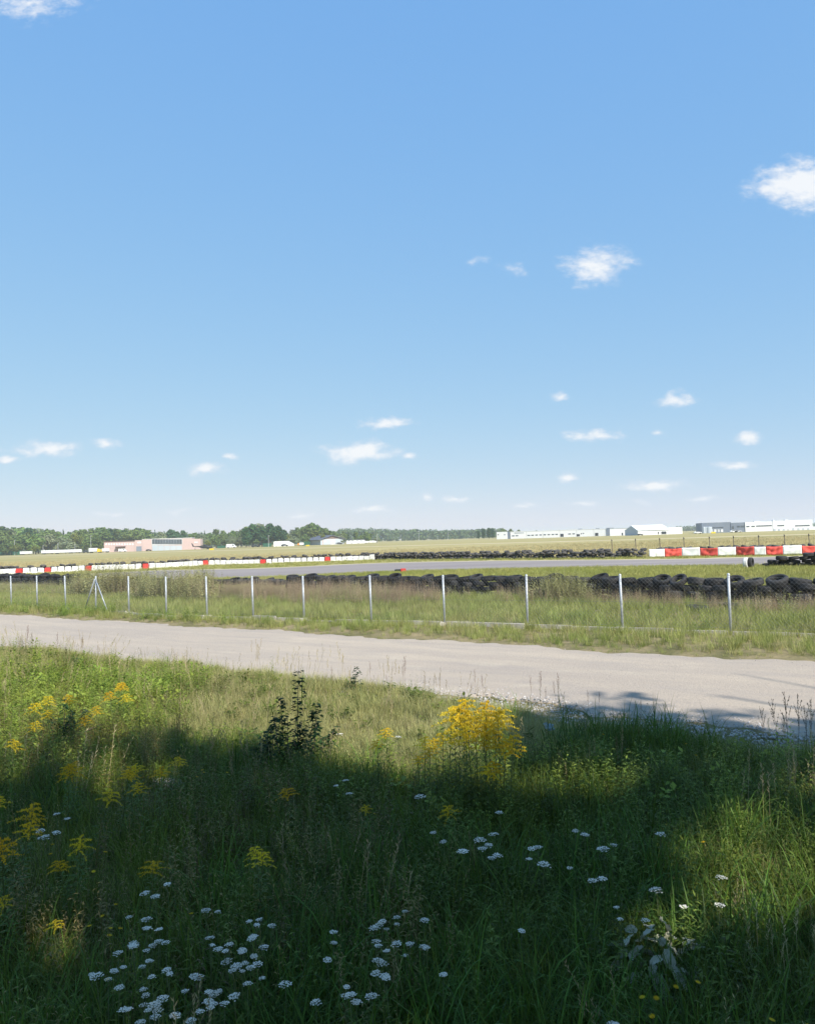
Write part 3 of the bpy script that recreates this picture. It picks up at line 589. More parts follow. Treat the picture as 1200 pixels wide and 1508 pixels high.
for i, (px, lab) in enumerate(((38.5, 'short white trailer parked by the green fence under the trees'), (71, 'long white trailer in a row, behind the small yellow-green tree'), (90.5, 'long white trailer in the middle of a row before the trees'), (110.5, 'long white trailer at the end of a row near the yellow truck'))):
    vehicle('trailer', lab, px, 640 + (0 if i else 20), M_bwhite, math.radians(4), .78 if i else .72, 'white trailers before the trees')
vehicle('truck', 'white box truck with a yellow cab beside the pink building', 140, 585, M_yellow, .1, 1.0); vehicle('truck', 'white and yellow truck parked against the corner of the pink building', 153.5, 590, M_yellow, math.pi, .85)
vehicle('parked_car', 'dark car parked at the end of the white trailers', 126.5, 630, M_blk, 0, 1.2)
vehicle('white_van', 'white van under the brown canopy of the pink building', 180.5, 590, M_bwhite, 0, 1.0); vehicle('parked_car', 'dark car parked before the grey shutters of the pink building', 219, 592, M_blk, 0, .95)
vehicle('white_van', 'white van with a dark nose parked near the dark trees', 340.5, 640, M_bwhite, 0, 1.35); vehicle('parked_car', 'black car parked under the dark trees', 376, 640, M_blk, 0, 1.4)
vehicle('parked_car', 'dark pickup parked before the white shed', 419, 630, M_blk, 0, 1.25); vehicle('parked_car', 'dark car beside the white gabled hall', 942.5, 488, M_blk, 0, .8)
vehicle('truck', 'orange-cabbed truck between the white shed and the clubhouse', 443, 660, M_orange, math.pi, .7)
for px, lab in ((1027, 'white car parked at the corner of the grey hall'), (1080, 'white car parked before the grey hall, by its windows'), (1086, 'grey car parked where the grey hall meets the white one')):
    vehicle('parked_car', lab, px, 470, M_lgt if 'grey car' in lab else M_bwhite, 0, 1.0)
for k, (px, w) in enumerate(((518, 9.), (528, 9.), (538.5, 9.), (549, 9.))):      # glider trailers in a row
    o = tag(empty('glider_trailer', gd(px, 690), .05), 'low rounded white glider trailer in a row beyond the clubhouse', 'trailer', 'glider trailers by the clubhouse')
    link('body', MB().prism([(-3.3, .5), (2.2, .5), (3.2, .8), (3.3, 1.1), (2.4, 2.0), (-2.6, 2.3), (-3.3, 1.9)], -.7, .7).mesh('body', M_bwhite, bevel=.08), o)
    link('drawbar', MB().box(3.2, 4.4, -.08, .08, .5, .62).mesh('drawbar', M_blk), o); wheels(o, (-.2,), -.65, .65, .3)
Kx = Facade('site_cabin', 'long white flat-roofed cabin beyond the clubhouse', 'cabin', 510, 705, 537, 706)
Kx.box('wall', 510, 537, 795.2, None, 0, 4, M_bwhite); Kx.box('roof', 509.6, 537.4, 794.6, 795.2, -.3, 4.3, M_roof)
for x in (514, 519, 526, 532): Kx.box('window', x - 1, x + 1, 796.2, 797.8, -.06, .05, M_glass)
def helicopter(label, px, d, s, rz):
    o = tag(empty('helicopter', gd(px, d), rz), label, 'helicopter'); o.scale = (s,) * 3
    def loft(name, secs, mt, n=10):
        vs = [(x, ry * math.cos(2 * math.pi * k / n), z + rz_ * math.sin(2 * math.pi * k / n)) for x, z, ry, rz_ in secs for k in range(n)]
        fs = [(i * n + k, i * n + (k + 1) % n, (i + 1) * n + (k + 1) % n, (i + 1) * n + k) for i in range(len(secs) - 1) for k in range(n)] + [tuple(range(n)), tuple((len(secs) - 1) * n + k for k in range(n))]
        return link(name, MB().add(vs, fs).mesh(name, mt, True), o)
    hm = mat('dark olive paint', (0.028, 0.030, 0.034), (0.045, 0.045, 0.045), 1, .6)
    loft('fuselage', [(6.4, 1.3, .25, .3), (5.6, 1.4, .9, .75), (4.0, 1.6, 1.15, 1.05), (0, 1.7, 1.2, 1.15), (-3, 1.8, 1.1, 1.0), (-4.6, 2.1, .6, .6)], hm)
    loft('engine_cowl', [(2.2, 2.8, .4, .25), (1.0, 2.9, 1.0, .5), (-2.4, 2.8, .9, .45), (-4, 2.6, .3, .25)], hm)
    loft('tail_boom', [(-4.2, 2.2, .55, .55), (-8.6, 2.3, .3, .32), (-9.6, 2.4, .2, .25)], hm)
    link('tail_fin', MB().prism([(-9.0, 2.3), (-10.2, 2.3), (-11.4, 5.0), (-10.6, 5.0)], -.12, .12).mesh('tail_fin', hm), o); link('stabiliser', MB().box(-10, -9, -2.1, 2.1, 2.2, 2.32).mesh('stabiliser', hm), o)
    link('rotor_mast', MB().tube([(0, 0, 3.2), (0, 0, 4.0)], .18, 8).mesh('rotor_mast', M_blk), o)
    bl = MB().add([(.3, -.25, 0), (7.8, -.25, -.5), (7.8, .25, -.5), (.3, .25, 0), (.3, -.25, .08), (7.8, -.25, -.42), (7.8, .25, -.42), (.3, .25, .08)], [(0, 3, 2, 1), (4, 5, 6, 7), (0, 1, 5, 4), (1, 2, 6, 5), (2, 3, 7, 6), (3, 0, 4, 7)]).mesh('rotor_blade', M_blk)
    for k in range(4): link('rotor_blade', bl, o, (0, 0, 3.9), (0, 0, .35 + k * math.pi / 2))
    for sx in (-1.12, 1.12): link('cockpit_window', MB().prism([(5.0, 1.7), (4.2, 2.3), (3.0, 2.4), (3.0, 1.6)], sx - .05, sx + .05).mesh('cockpit_window', M_glass), o)
    for sx in (-1.2, 1.2): link('wheel', MB().lathe([(0, -.12), (.4, -.12), (.4, .12), (0, .12)], 10, 'y').mesh('wheel', M_blk), o, (2.2, sx, .38)); link('wheel_strut', MB().tube([(2.2, sx, .4), (1.6, sx * .75, 1.3)], .09, 5).mesh('wheel_strut', M_blk), o)
    link('wheel', MB().lathe([(0, -.1), (.3, -.1), (.3, .1), (0, .1)], 10, 'y').mesh('wheel', M_blk), o, (-8.4, 0, .3)); link('wheel_strut', MB().tube([(-8.4, 0, .3), (-8.2, 0, 2.1)], .09, 5).mesh('wheel_strut', M_blk), o)
helicopter('dark helicopter parked at the end of the pink building, tail towards it', 302, 585, .93, -.12)
helicopter('small dark helicopter parked before the white door of the clubhouse', 499.5, 650, .48, .2)
def crate(label, px, d, w, h, mt, name='skip_container', cat='container'):
    o = tag(empty(name, gd(px, d)), label, cat)
    link('body', MB().prism([(-w / 2, .15), (w / 2, .15), (w / 2 + .3, h), (-w / 2 - .3, h)], -1, 1).mesh('body', mt, bevel=.04), o)
    for x in (-w * .3, 0, w * .3): link('rib', MB().box(x - .08, x + .08, -1.12, -1.0, .15, h - .1).mesh('rib', mt), o)
    link('rim', MB().box(-w / 2 - .4, w / 2 + .4, -1.15, 1.15, h, h + .12).mesh('rim', mt), o)
crate('green metal container by the dark trees', 393.5, 620, 6.2, 3.0, M_green); crate('green metal container before the clubhouse roof end', 452, 640, 4.6, 3.2, M_green); crate('dark green container behind the parked helicopter', 326, 640, 6, 2.2, M_green)
for px, d, lab in ((311.5, 420, 'small yellow airfield marker box near the helicopter'), (453, 500, 'small yellow airfield marker box before the clubhouse'), (1050, 430, 'small yellow airfield marker box before the grey hall')):
    o = tag(empty('marker_box', gd(px, d)), lab, 'marker'); w = 1.15
    link('panel', MB().prism([(-w, .1), (w, .1), (w, .95), (-w, .95)], -.15, .15).mesh('panel', M_yellow, bevel=.03), o)
    for x in (-w * .7, w * .7): link('leg', MB().box(x - .05, x + .05, -.05, .05, 0, .1).mesh('leg', M_blk), o)
GF = Facade('green_fence', 'dark green mesh fence under the trees beside the white trailers', 'fence', -40, 665, 31, 668)
for k in range(9): GF.box('panel', -40 + k * 7.9, -40 + k * 7.9 + 7.6, 811.6 - (k * 7.9) * .033, None, 0, .08, M_green)
def lamp_post(px, ytop, d):
    h = H + pix(px, ytop).z / pix(px, ytop).y * d
    o = tag(empty('lamp_post', gd(px, d)), 'slim pale lamp post standing before the far trees', 'lamp post', 'lamp posts before the far trees')
    link('pole', MB().tube([(0, 0, 0), (0, 0, h)], [.16, .09], 6).mesh('pole', M_lgt), o); link('lamp_head', MB().box(-.2, .9, -.15, .15, h - .05, h + .15).mesh('lamp_head', M_lgt, bevel=.03), o)
for px, yt, d in ((21.5, 796, 640), (63.5, 803, 640), (85.5, 800, 650), (110.5, 802, 650), (134, 789, 660), (395.5, 789, 600), (555.5, 787, 700), (617, 783, 900), (660, 784, 900), (631, 790, 900)): lamp_post(px, yt, d)

# ------------------------------------------------------------------ tyres
def tyre_mesh(R, w, n=22):
    prof = [(R * .60, -w * .36), (R * .66, -w * .5), (R * .86, -w * .5), (R * .97, -w * .38), (R, -w * .2), (R * .985, -w * .07), (R * .985, w * .07), (R, w * .2), (R * .97, w * .38), (R * .86, w * .5), (R * .66, w * .5), (R * .60, w * .36)]
    return MB().lathe(prof, n, closed=True).mesh('tyre', M_rubber, True)
TY = [tyre_mesh(.335, .225), tyre_mesh(.32, .20), tyre_mesh(.345, .255), tyre_mesh(.31, .19)]
M_tyrewh = mat('white painted rubber', (.72, .71, .68), (.5, .49, .47), 6, .7)
tyre_count = 0
def tyre(x, y, z, rot, label, group, me=None, name='tyre'):
    global tyre_count
    o = link(name, me or random.choice(TY), None, (x, y, z), rot); tag(o, label, 'tyre', group); tyre_count += 1
    return o
wall = [gp(x, y) for x, y in ((-20, 863), (60, 865), (170, 868.5), (300, 871), (450, 873.5), (560, 875.5), (680, 878), (800, 881), (930, 886), (1060, 891), (1200, 894), (1275, 897))]
wl_ = smooth_line(wall, 660)
def resample(line, step):
    out = [line[0].copy()]; acc = 0.0
    for a, b in zip(line, line[1:]):
        L_ = (b - a).length; t = 0.0
        while acc + (L_ - t) >= step: t += step - acc; acc = 0.0; out.append(a.lerp(b, t / L_))
        acc += L_ - t
    return out
rt = random.Random(11)
spots = resample(wl_, 0.635)
gapped = {}
for i, p in enumerate(spots):
    v = Vector(p) - Vector((0, 0, H)); depth = v.dot(FWD); pxx = 600 + F * v.dot(RGT) / depth
    rows = 4 if pxx > 420 or pxx < 135 else 3
    skip = 0 if pxx > 600 else (1 if pxx > 420 else 2)
    if pxx > 880: rows = 4
    q = spots[min(i + 1, len(spots) - 1)] - spots[max(i - 1, 0)]; q.normalize(); nn = Vector((-q.y, q.x, 0))
    wob = 0.10 if pxx < 850 else 0.15
    z = 0.0
    for k in range(skip if pxx > 135 or rows == 3 else 1, rows):
        off = (0.34 if k % 2 else 0) + rt.uniform(-.07, .07); b = rt.uniform(-wob, wob)
        last = k == rows - 1
        tilt = rt.uniform(-.08, .08) + (rt.uniform(-.1, .34) if last else 0.) + (rt.choice([0, 0, 0, .3, -.25]) if pxx > 900 and k > 1 else 0)
        pos = p + q * off + nn * b
        z = .11 + k * .212 + rt.uniform(-.012, .012) + (.04 if abs(tilt) > .2 else 0)
        lab = ('worn black tyre on the top course of the tyre wall behind the chain-link fence', 'worn black tyre on the lowest course of the tyre wall behind the chain-link fence', 'worn black tyre in a middle course of the tyre wall behind the chain-link fence')[0 if last else (1 if k == 0 else 2)]
        lab += ' by the braced post' if pxx < 200 else ' past the tall weeds' if pxx < 450 else '' if pxx < 800 else ' beyond the weed-grown stretch'
        lab = lab.replace('worn black tyre', 'worn tyre').replace('of the tyre wall behind the chain-link fence', 'of the wall behind the fence')
        o = tyre(pos.x, pos.y, z, (tilt, rt.uniform(-.14, .14), rt.uniform(-.5, .5) + math.atan2(q.y, q.x)), lab, 'tyres of the wall behind the fence')
        if i % 1 == 0 and rt.random() < .14: o.active_material = None if False else o.active_material
# loose tyres and the second heap by the track
for px, py, kind in ((1027, 901, 0), (1072, 898, 2)):
    g = gp(px, py); tyre(g.x, g.y, .08, (.06, .05, .3), 'flat grey tyre half sunk in the grass before the tyre wall', 'loose tyres in the grass', TY[0])
heap = []
for row, (x0, x1, yb, z0) in enumerate(((1131, 1330, 835, .11), (1138, 1330, 835, .33), (1152, 1330, 835, .55), (1190, 1330, 835, .76))):
    a, b = gp(x0, yb), gp(x1, yb - (x1 - x0) * .012); n = int((b - a).length / .6)
    for k in range(n):
        p = a.lerp(b, k / n); tyre(p.x + rt.uniform(-.06, .06), p.y + rt.uniform(-.12, .12), z0, (rt.uniform(-.12, .12), rt.uniform(-.12, .16), rt.uniform(0, 6)), 'black tyre in the heap beside the kart track', 'tyres heaped beside the kart track')
g = gp(1101, 837); o = tyre(g.x + .2, g.y, .33, (math.pi / 2, 0, .9), 'black tyre standing on edge against the white-painted one', None, TY[2])
o = tag(link('painted_tyre', bpy.data.meshes.new_from_object(o), None, (g.x - .1, g.y, .33), (math.pi / 2, 0, .95)), 'white-painted tyre standing on edge in the grass by the track', 'tyre')
o.data.materials.clear(); o.data.materials.append(M_tyrewh)

# far barrier: tyres too far off to count, white and red blocks, banner
def tyre_mass(name, label, line, rows, step=.70):
    V = []; Fc = []; base = 0
    tmp = []
    prof = [(.2, -.08), (.3, -.11), (.335, -.05), (.335, .05), (.3, .11), (.2, .08)]; n = 10
    m0 = MB().lathe(prof, n, closed=True); v0 = np.array(m0.v); f0 = np.array(m0.f)
    for p in resample(line, step):
        for k in range(rows):
            if k == rows - 1 and rt.random() < .22: continue
            R3 = np.array(Euler((rt.uniform(-.35, .35), rt.uniform(-.25, .25), rt.random() * 6)).to_matrix())
            V.append(v0 @ R3.T * rt.uniform(.9, 1.1) + np.array([p.x + rt.uniform(-.16, .16) + (.33 if k % 2 else 0), p.y + rt.uniform(-.2, .2), .12 + .215 * k])); Fc.append(f0 + base); base += len(v0)
    me = fastmesh(name, np.concatenate(V), np.concatenate(Fc), mat('sun-bleached tyre rubber', (.05, .049, .048), (.12, .11, .10), 1.1, .8, spec=.3), True)
    tag(link(name, me), label, 'tyres', kind='stuff')
B = [(-60, 848), (25, 845.5), (70, 843.5), (128, 841), (214, 838.0), (300, 833), (389, 830), (486, 826.5), (555, 824.5)]
bl_line = smooth_line([gp(x, y) for x, y in B], 320)
tline = smooth_line([gp(x, y) for x, y in ((553, 824.5), (640, 824), (720, 823.5), (800, 822.8), (880, 822.2), (946, 821.2))], 200)
tyre_mass('tyre_wall', 'long bleached tyre wall three courses high beyond the kart track', tline, 4)
tyre_mass('tyre_row', 'dark tyres lined up behind the white and red blocks', [p + Vector((-.3, 1.5, .12)) for p in bl_line], 4)
ban = [(956, 821.6), (979, 821.0), (1004, 820.4), (1031, 819.9), (1057, 819.6), (1084, 819), (1111, 818.8), (1128, 818.5), (1153, 818), (1181, 817.4), (1207, 816.8), (1233, 816), (1260, 815.2), (1290, 814.4)]
bp_ = [gp(x, y) for x, y in ban]
tyre_mass('banner_tyres', 'tyres lined up behind the red and white banner', smooth_line([p + Vector((.9, 1.3, 0)) for p in bp_], 130), 4)
blk_w = MB().prism([(-.34, 0), (.34, 0), (.34, .12), (.30, .18), (.30, .46), (.26, .56), (-.26, .56), (-.30, .46), (-.30, .18), (-.34, .12)], -.22, .22)
me_w = blk_w.mesh('white_block', M_white, bevel=.02); me_r = blk_w.mesh('red_block', M_red, bevel=.02)
reds = [128, 214, 301.5, 389, 486]
bsp = resample(bl_line, .74)
for i, p in enumerate(bsp):
    v = p - Vector((0, 0, H)); pxx = 600 + F * v.dot(RGT) / v.dot(FWD); q = (bsp[min(i + 1, len(bsp) - 1)] - bsp[max(i - 1, 0)]).normalized()
    red = any(abs(pxx - r) < 4.7 for r in reds) or (20 < pxx < 30) or (64 < pxx < 72)
    o = link('red_block' if red else 'white_block', me_r if red else me_w, None, (p.x, p.y + rt.uniform(-.06, .06), 0), (rt.uniform(-.03, .03), rt.uniform(-.03, .03), math.atan2(q.y, q.x) + rt.uniform(-.08, .08)), (1.05, 1, (1.0 if pxx > 330 else 1.12) * rt.uniform(.94, 1.06) * (1.18 if pxx > 546 else 1)))
    tag(o, 'red barrier block set between the white blocks beyond the kart track' if red else 'white barrier block in the long row beyond the kart track', 'barrier', 'red barrier blocks' if red else 'white barrier blocks')
def banner():
    root = tag(empty('banner', bp_[0]), 'red and white chequered cloth banner along the kart track', 'banner')
    for i in range(len(bp_) - 1):
        a, b = bp_[i] - bp_[0], bp_[i + 1] - bp_[0]; nx, nz = 14, 6; r = np.random.default_rng(i); vs = []; q = (b - a).normalized(); nn = Vector((q.y, -q.x, 0)); h = .76 + .03 * (i % 3) - .02
        f1, f2, ph = r.uniform(4, 9), r.uniform(5, 10), r.uniform(0, 6); red = i % 2 == 1; amp = .05 if red else .018
        for s in (0, 1):
            for j in range(nz + 1):
                for k in range(nx + 1):
                    t, w = k / nx, j / nz; edge = min(1, 6 * min(t, 1 - t))
                    d = amp * edge * (math.sin(f1 * t + f2 * w * (1 if t < .5 else -1) + ph) + .6 * math.sin(2.1 * f2 * t - 3 * w))
                    sag = -.05 * math.sin(math.pi * t) * w * (1 if red else .2)
                    p = a.lerp(b, .004 + .992 * t) + nn * (d + (.0 if s == 0 else -.02)) ; vs.append((p.x, p.y, .06 + h * w + sag))
        n1 = (nx + 1) * (nz + 1); fs = []
        for s in (0, 1):
            for j in range(nz):
                for k in range(nx):
                    c = s * n1 + j * (nx + 1) + k; f = (c, c + 1, c + nx + 2, c + nx + 1); fs.append(f if s == 0 else f[::-1])
        rim = [k for k in range(nx + 1)] + [j * (nx + 1) + nx for j in range(1, nz + 1)] + [nz * (nx + 1) + k for k in range(nx - 1, -1, -1)] + [j * (nx + 1) for j in range(nz - 1, 0, -1)]
        for k in range(len(rim)): x, y = rim[k], rim[(k + 1) % len(rim)]; fs.append((x, x + n1, y + n1, y))
        link('red_panel' if red else 'white_panel', fastmesh('panel', vs, fs, M_redcloth if red else M_whcloth, True), root)
banner()
stake_me = MB().tube([(0, 0, -.1), (.02, 0, .9), (0, .01, 1.75)], [.05, .045, .04], 6).mesh('stake', mat('grey stake wood', (.12, .10, .08), (.2, .17, .14), 5))
for px in (900, 935, 970.5, 1006, 1043.5, 1079, 1116, 1154, 1190, 1228):
    p = gd(px, 84 - (px - 970) * .035); o = empty('fence_stake', p); tag(o, 'slim dark wooden stake standing in the dry grass behind the banner', 'stake', 'stakes behind the banner')
    link('shaft', stake_me, o); link('insulator', MB().box(-.05, .05, -.07, .02, 1.55, 1.65).mesh('insulator', M_blk), o)
g = gp(590, 842.5); o = tag(empty('kerb_marker', g, .1), 'low red and black marker block lying at the track edge', 'marker')
link('black_end', MB().prism([(-.5, 0), (0, 0), (0, .22), (-.45, .22)], -.2, .2).mesh('black_end', M_blk, bevel=.02), o); link('red_end', MB().prism([(.004, 0), (.42, 0), (.38, .26), (.004, .26)], -.2, .2).mesh('red_end', M_red, bevel=.02), o)

# ------------------------------------------------------------------ chain-link fence
def fence():
    pts = [(-70, 892.5), (-25, 894), (17, 895.5), (55, 897), (97, 899), (141, 902), (190, 905), (245, 908.5)] + [(x, 908.5 + (x - 245) * .0307) for x in (305, 373, 448, 547, 655, 777, 917, 1076, 1262, 1480)]
    P = [gp(*q) for q in pts]; h = 1.42
    root = tag(empty('chain_link_fence', P[5]), 'grey chain-link fence on galvanised posts along the gravel road', 'fence'); o0 = P[5]
    pm = MB().tube([(0, 0, -.15), (0, 0, h)], .031, 10).mesh('post', M_steel, True); cm = MB().lathe([(.036, -.03), (.036, 0), (.02, .018), (0, .024)], 10).mesh('post_cap', M_steel, True)
    fm = MB().prism([(-.16, 0), (.16, 0), (.13, .12), (-.13, .12)], -.13, .13).mesh('footing', M_conc, bevel=.015)
    for i, p in enumerate(P):
        ln = Vector((rt.uniform(-.012, .012), rt.uniform(-.02, .02), 0)); post = link('post', pm, root, p - o0, (ln.x, ln.y, 0)); link('cap', cm, post, (0, 0, h))
        if i % 2 == 0: link('footing', fm, root, p - o0 + Vector((0, 0, -.02)), (0, 0, rt.uniform(-.2, .2)))
    for s in (-1, 1):
        a = P[5]; b = P[5 + s]; d = (b - a).normalized(); e = a + d * .95
        link('brace', MB().tube([a - o0 + Vector((0, 0, 1.32)) + d * .03, e - o0 + Vector((0, 0, -.05))], .024, 8).mesh('brace', M_steel, True), root)
    for i in range(len(P) - 1):
        a, b = P[i], P[i + 1]; d = b - a; L_ = d.length; q = d.normalized(); nn = Vector((q.y, -q.x, 0)); off = nn * .036
        def at(u, z): return a - o0 + q * u + off + Vector((0, 0, z))
        m = []; vs = []; fs = []
        def wire(p0, p1, r=.0016, side=1):
            dv = (p1 - p0).normalized(); e1 = nn; e2 = dv.cross(nn); c = len(vs)
            for pp in (p0, p1):
                for w in (0, 2.1, 4.2): vs.append(pp + r * (math.cos(w) * e1 + math.sin(w) * e2))
            for k in range(3): fs.append((c + k, c + (k + 1) % 3, c + 3 + (k + 1) % 3, c + 3 + k))
        z0, z1 = .14, 1.34; pitch = .098; hh = z1 - z0
        for sgn in (1, -1):
            u = -hh
            while u < L_:
                ua, ub = u, u + hh; za, zb = z0, z1
                ca, cb = max(ua, 0), min(ub, L_)
                if cb - ca > .02:
                    f0, f1 = (ca - ua) / hh, (cb - ua) / hh
                    if sgn == 1: wire(at(ca, z0 + f0 * hh), at(cb, z0 + f1 * hh))
                    else: wire(at(ca, z1 - f0 * hh) + nn * .003, at(cb, z1 - f1 * hh) + nn * .003)
                u += pitch
        o = link('mesh_panel', fastmesh('mesh_panel', [tuple(v) for v in vs], fs, M_wire), root); o['kind'] = 'stuff'
        for z in (.15, .74, 1.34):
            vs.clear(); fs.clear(); wire(at(0, z) + nn * .006, at(L_, z) + nn * .006, .0024); link('tension_wire', fastmesh('tension_wire', [tuple(v) for v in vs], fs, M_wire), root)
        # concrete base boards, uneven, some sunk
        u = .12; n = max(1, int(round(L_ / 1.25))); w = (L_ - .1) / n
        if i >= 5:
            for k in range(n):
                bm = MB().box(-w / 2 + .012, w / 2 - .012, -.035, .035, 0, .19).mesh('base_board', M_conc, bevel=.008)
                c = a - o0 + q * (.05 + w * (k + .5)); link('base_board', bm, root, (c.x + nn.x * rt.uniform(.05, .10), c.y + nn.y * rt.uniform(.05, .1), -.06 + rt.uniform(-.05, .02) + (-.03 if i % 3 == 1 else 0)), (rt.uniform(-.06, .06), rt.uniform(-.012, .012), math.atan2(q.y, q.x) + rt.uniform(-.012, .012)))
    return P
FP = fence()

# ------------------------------------------------------------------ grass and weeds: plant shapes
def blades(seed, n, l0, l1, w, spread, lean=.5, curl=.9, segs=3):
    r = np.random.default_rng(seed); V = []; Fc = []
    for i in range(n):
        a = r.uniform(0, 2 * math.pi); rr = spread * math.sqrt(r.random()); b = np.array([rr * math.cos(a), rr * math.sin(a), -.02]); L_ = r.uniform(l0, l1)
        az = a + r.normal() * .9; ln = abs(r.normal()) * lean * .6 + .06; cu = r.uniform(.2, 1) * curl; side = np.array([-math.sin(az), math.cos(az), 0]); p = b; ww = w * r.uniform(.6, 1.2); c = len(V)
        for s in range(segs + 1):
            t = s / segs; wd = ww * (1 - t ** 1.8) * (.75 + .5 * t) if s < segs else 0
            if s < segs: V += [p - side * wd / 2, p + side * wd / 2]
            else: V.append(p)
            an = ln + cu * t * t; p = p + np.array([math.cos(az) * math.sin(an), math.sin(az) * math.sin(an), math.cos(an)]) * L_ / segs
        for s in range(segs - 1): Fc.append([c + 2 * s, c + 2 * s + 1, c + 2 * s + 3, c + 2 * s + 2])
        Fc.append([c + 2 * segs - 2, c + 2 * segs - 1, c + 2 * segs])
    return V, Fc
def leaf_quad(p, d, up, L_, w, V, Fc, droop=.25):
    d = d / np.linalg.norm(d); s = np.cross(d, up); s = s / (np.linalg.norm(s) + 1e-9); c = len(V)
    m1 = p + d * L_ * .4 + up * .0; tip = p + d * L_ - np.array([0, 0, droop * L_])
    V += [p, m1 - s * w / 2, m1 + s * w / 2, tip, m1 + d * L_ * .02 - np.array([0, 0, w * .18])]
    Fc += [[c, c + 1, c + 4], [c, c + 4, c + 2], [c + 1, c + 3, c + 4], [c + 4, c + 3, c + 2]]
def herb(seed, h, nst, nleaf, ll, lw, spread=.08, bare=.1, lean=.18):
    """leafy upright weeds: several stems with pointed leaves all along"""
    r = np.random.default_rng(seed); V = []; Fc = []
    for s in range(nst):
        a = r.uniform(0, 6.28); b = np.array([spread * r.normal(), spread * r.normal(), -.02]); hh = h * r.uniform(.6, 1.1); top = b + np.array([math.cos(a) * lean * hh, math.sin(a) * lean * hh, hh])
        c = len(V); sd = np.array([-math.sin(a), math.cos(a), 0]) * .003; sd2 = np.array([math.cos(a), math.sin(a), 0]) * .003
        V += [b - sd, b + sd, b + sd2, top]; Fc += [[c, c + 1, c + 3], [c + 1, c + 2, c + 3], [c + 2, c, c + 3]]
        for k in range(nleaf):
            t = bare + (1 - bare) * (k + .5) / nleaf; p = b + (top - b) * t; az = k * 2.4 + r.uniform(-.4, .4); e = r.uniform(.1, .8)
            d = np.array([math.cos(az) * math.cos(e), math.sin(az) * math.cos(e), math.sin(e)]); q = ll * (1.15 - .65 * t) * r.uniform(.7, 1.25)
            leaf_quad(p, d, np.array([0, 0, 1.]), q, lw * q / ll, V, Fc, r.uniform(.1, .5))
    return V, Fc
def rosette(seed, n, ll, lw, h):
    r = np.random.default_rng(seed); V = []; Fc = []
    for k in range(n):
        az = r.uniform(0, 6.28); e = r.uniform(-.1, .9); p = np.array([.07 * r.normal(), .07 * r.normal(), h * r.random()]); d = np.array([math.cos(az) * math.cos(e), math.sin(az) * math.cos(e), math.sin(e)])
        leaf_quad(p, d, np.array([0, 0, 1.]), ll * r.uniform(.6, 1.3), lw * r.uniform(.7, 1.2), V, Fc, r.uniform(.1, .4))
    return V, Fc
def seed_stalks(seed, n, h, spread=.1):
    """thin dry grass stalks with loose seed heads"""
    r = np.random.default_rng(seed); V = []; Fc = []
    for i in range(n):
        a = r.uniform(0, 6.28); b = np.array([spread * r.normal(), spread * r.normal(), -.02]); hh = h * r.uniform(.7, 1.15); ln = r.uniform(.05, .3) * hh; top = b + np.array([math.cos(a) * ln, math.sin(a) * ln, hh]); s = np.array([-math.sin(a), math.cos(a), 0]) * .0016; c = len(V)
        V += [b - s, b + s, top + s * .6, top - s * .6]; Fc.append([c, c + 1, c + 2, c + 3])
        for k in range(9):
            t = .72 + .28 * k / 9; p = b + (top - b) * t; az = r.uniform(0, 6.28); leaf_quad(p, np.array([math.cos(az) * .5, math.sin(az) * .5, .8]), np.array([math.sin(az), 0.1, .2]), .035, .007, V, Fc, 0)
    return V, Fc
PROTO = bpy.data.collections.new('plant_shapes')
def protos(prefix, shapes, m):
    c = bpy.data.collections.new(prefix)
    for i, (V, Fc) in enumerate(shapes):
        o = bpy.data.objects.new('%s_%02d' % (prefix, i), fastmesh(prefix, V, Fc, m)); c.objects.link(o)
    return c
def gn_tree(coll):
    ng = bpy.data.node_groups.new('scatter', 'GeometryNodeTree'); ng.interface.new_socket('Geometry', in_out='INPUT', socket_type='NodeSocketGeometry'); ng.interface.new_socket('Geometry', in_out='OUTPUT', socket_type='NodeSocketGeometry')
    N = ng.nodes; L = ng.links; gi = N.new('NodeGroupInput'); go = N.new('NodeGroupOutput'); ip = N.new('GeometryNodeInstanceOnPoints'); ci = N.new('GeometryNodeCollectionInfo'); ci.inputs['Collection'].default_value = coll
    ci.inputs['Separate Children'].default_value = True; ci.inputs['Reset Children'].default_value = True; ip.inputs['Pick Instance'].default_value = True
    def attr(n, t):
        a = N.new('GeometryNodeInputNamedAttribute'); a.data_type = t; a.inputs['Name'].default_value = n; return a.outputs[0]
    e = N.new('FunctionNodeEulerToRotation'); L.new(attr('rot', 'FLOAT_VECTOR'), e.inputs[0]); L.new(e.outputs[0], ip.inputs['Rotation']); L.new(attr('scl', 'FLOAT_VECTOR'), ip.inputs['Scale']); L.new(attr('idx', 'INT'), ip.inputs['Instance Index'])
    L.new(gi.outputs[0], ip.inputs['Points']); L.new(ci.outputs[0], ip.inputs['Instance']); L.new(ip.outputs[0], go.inputs[0]); return ng
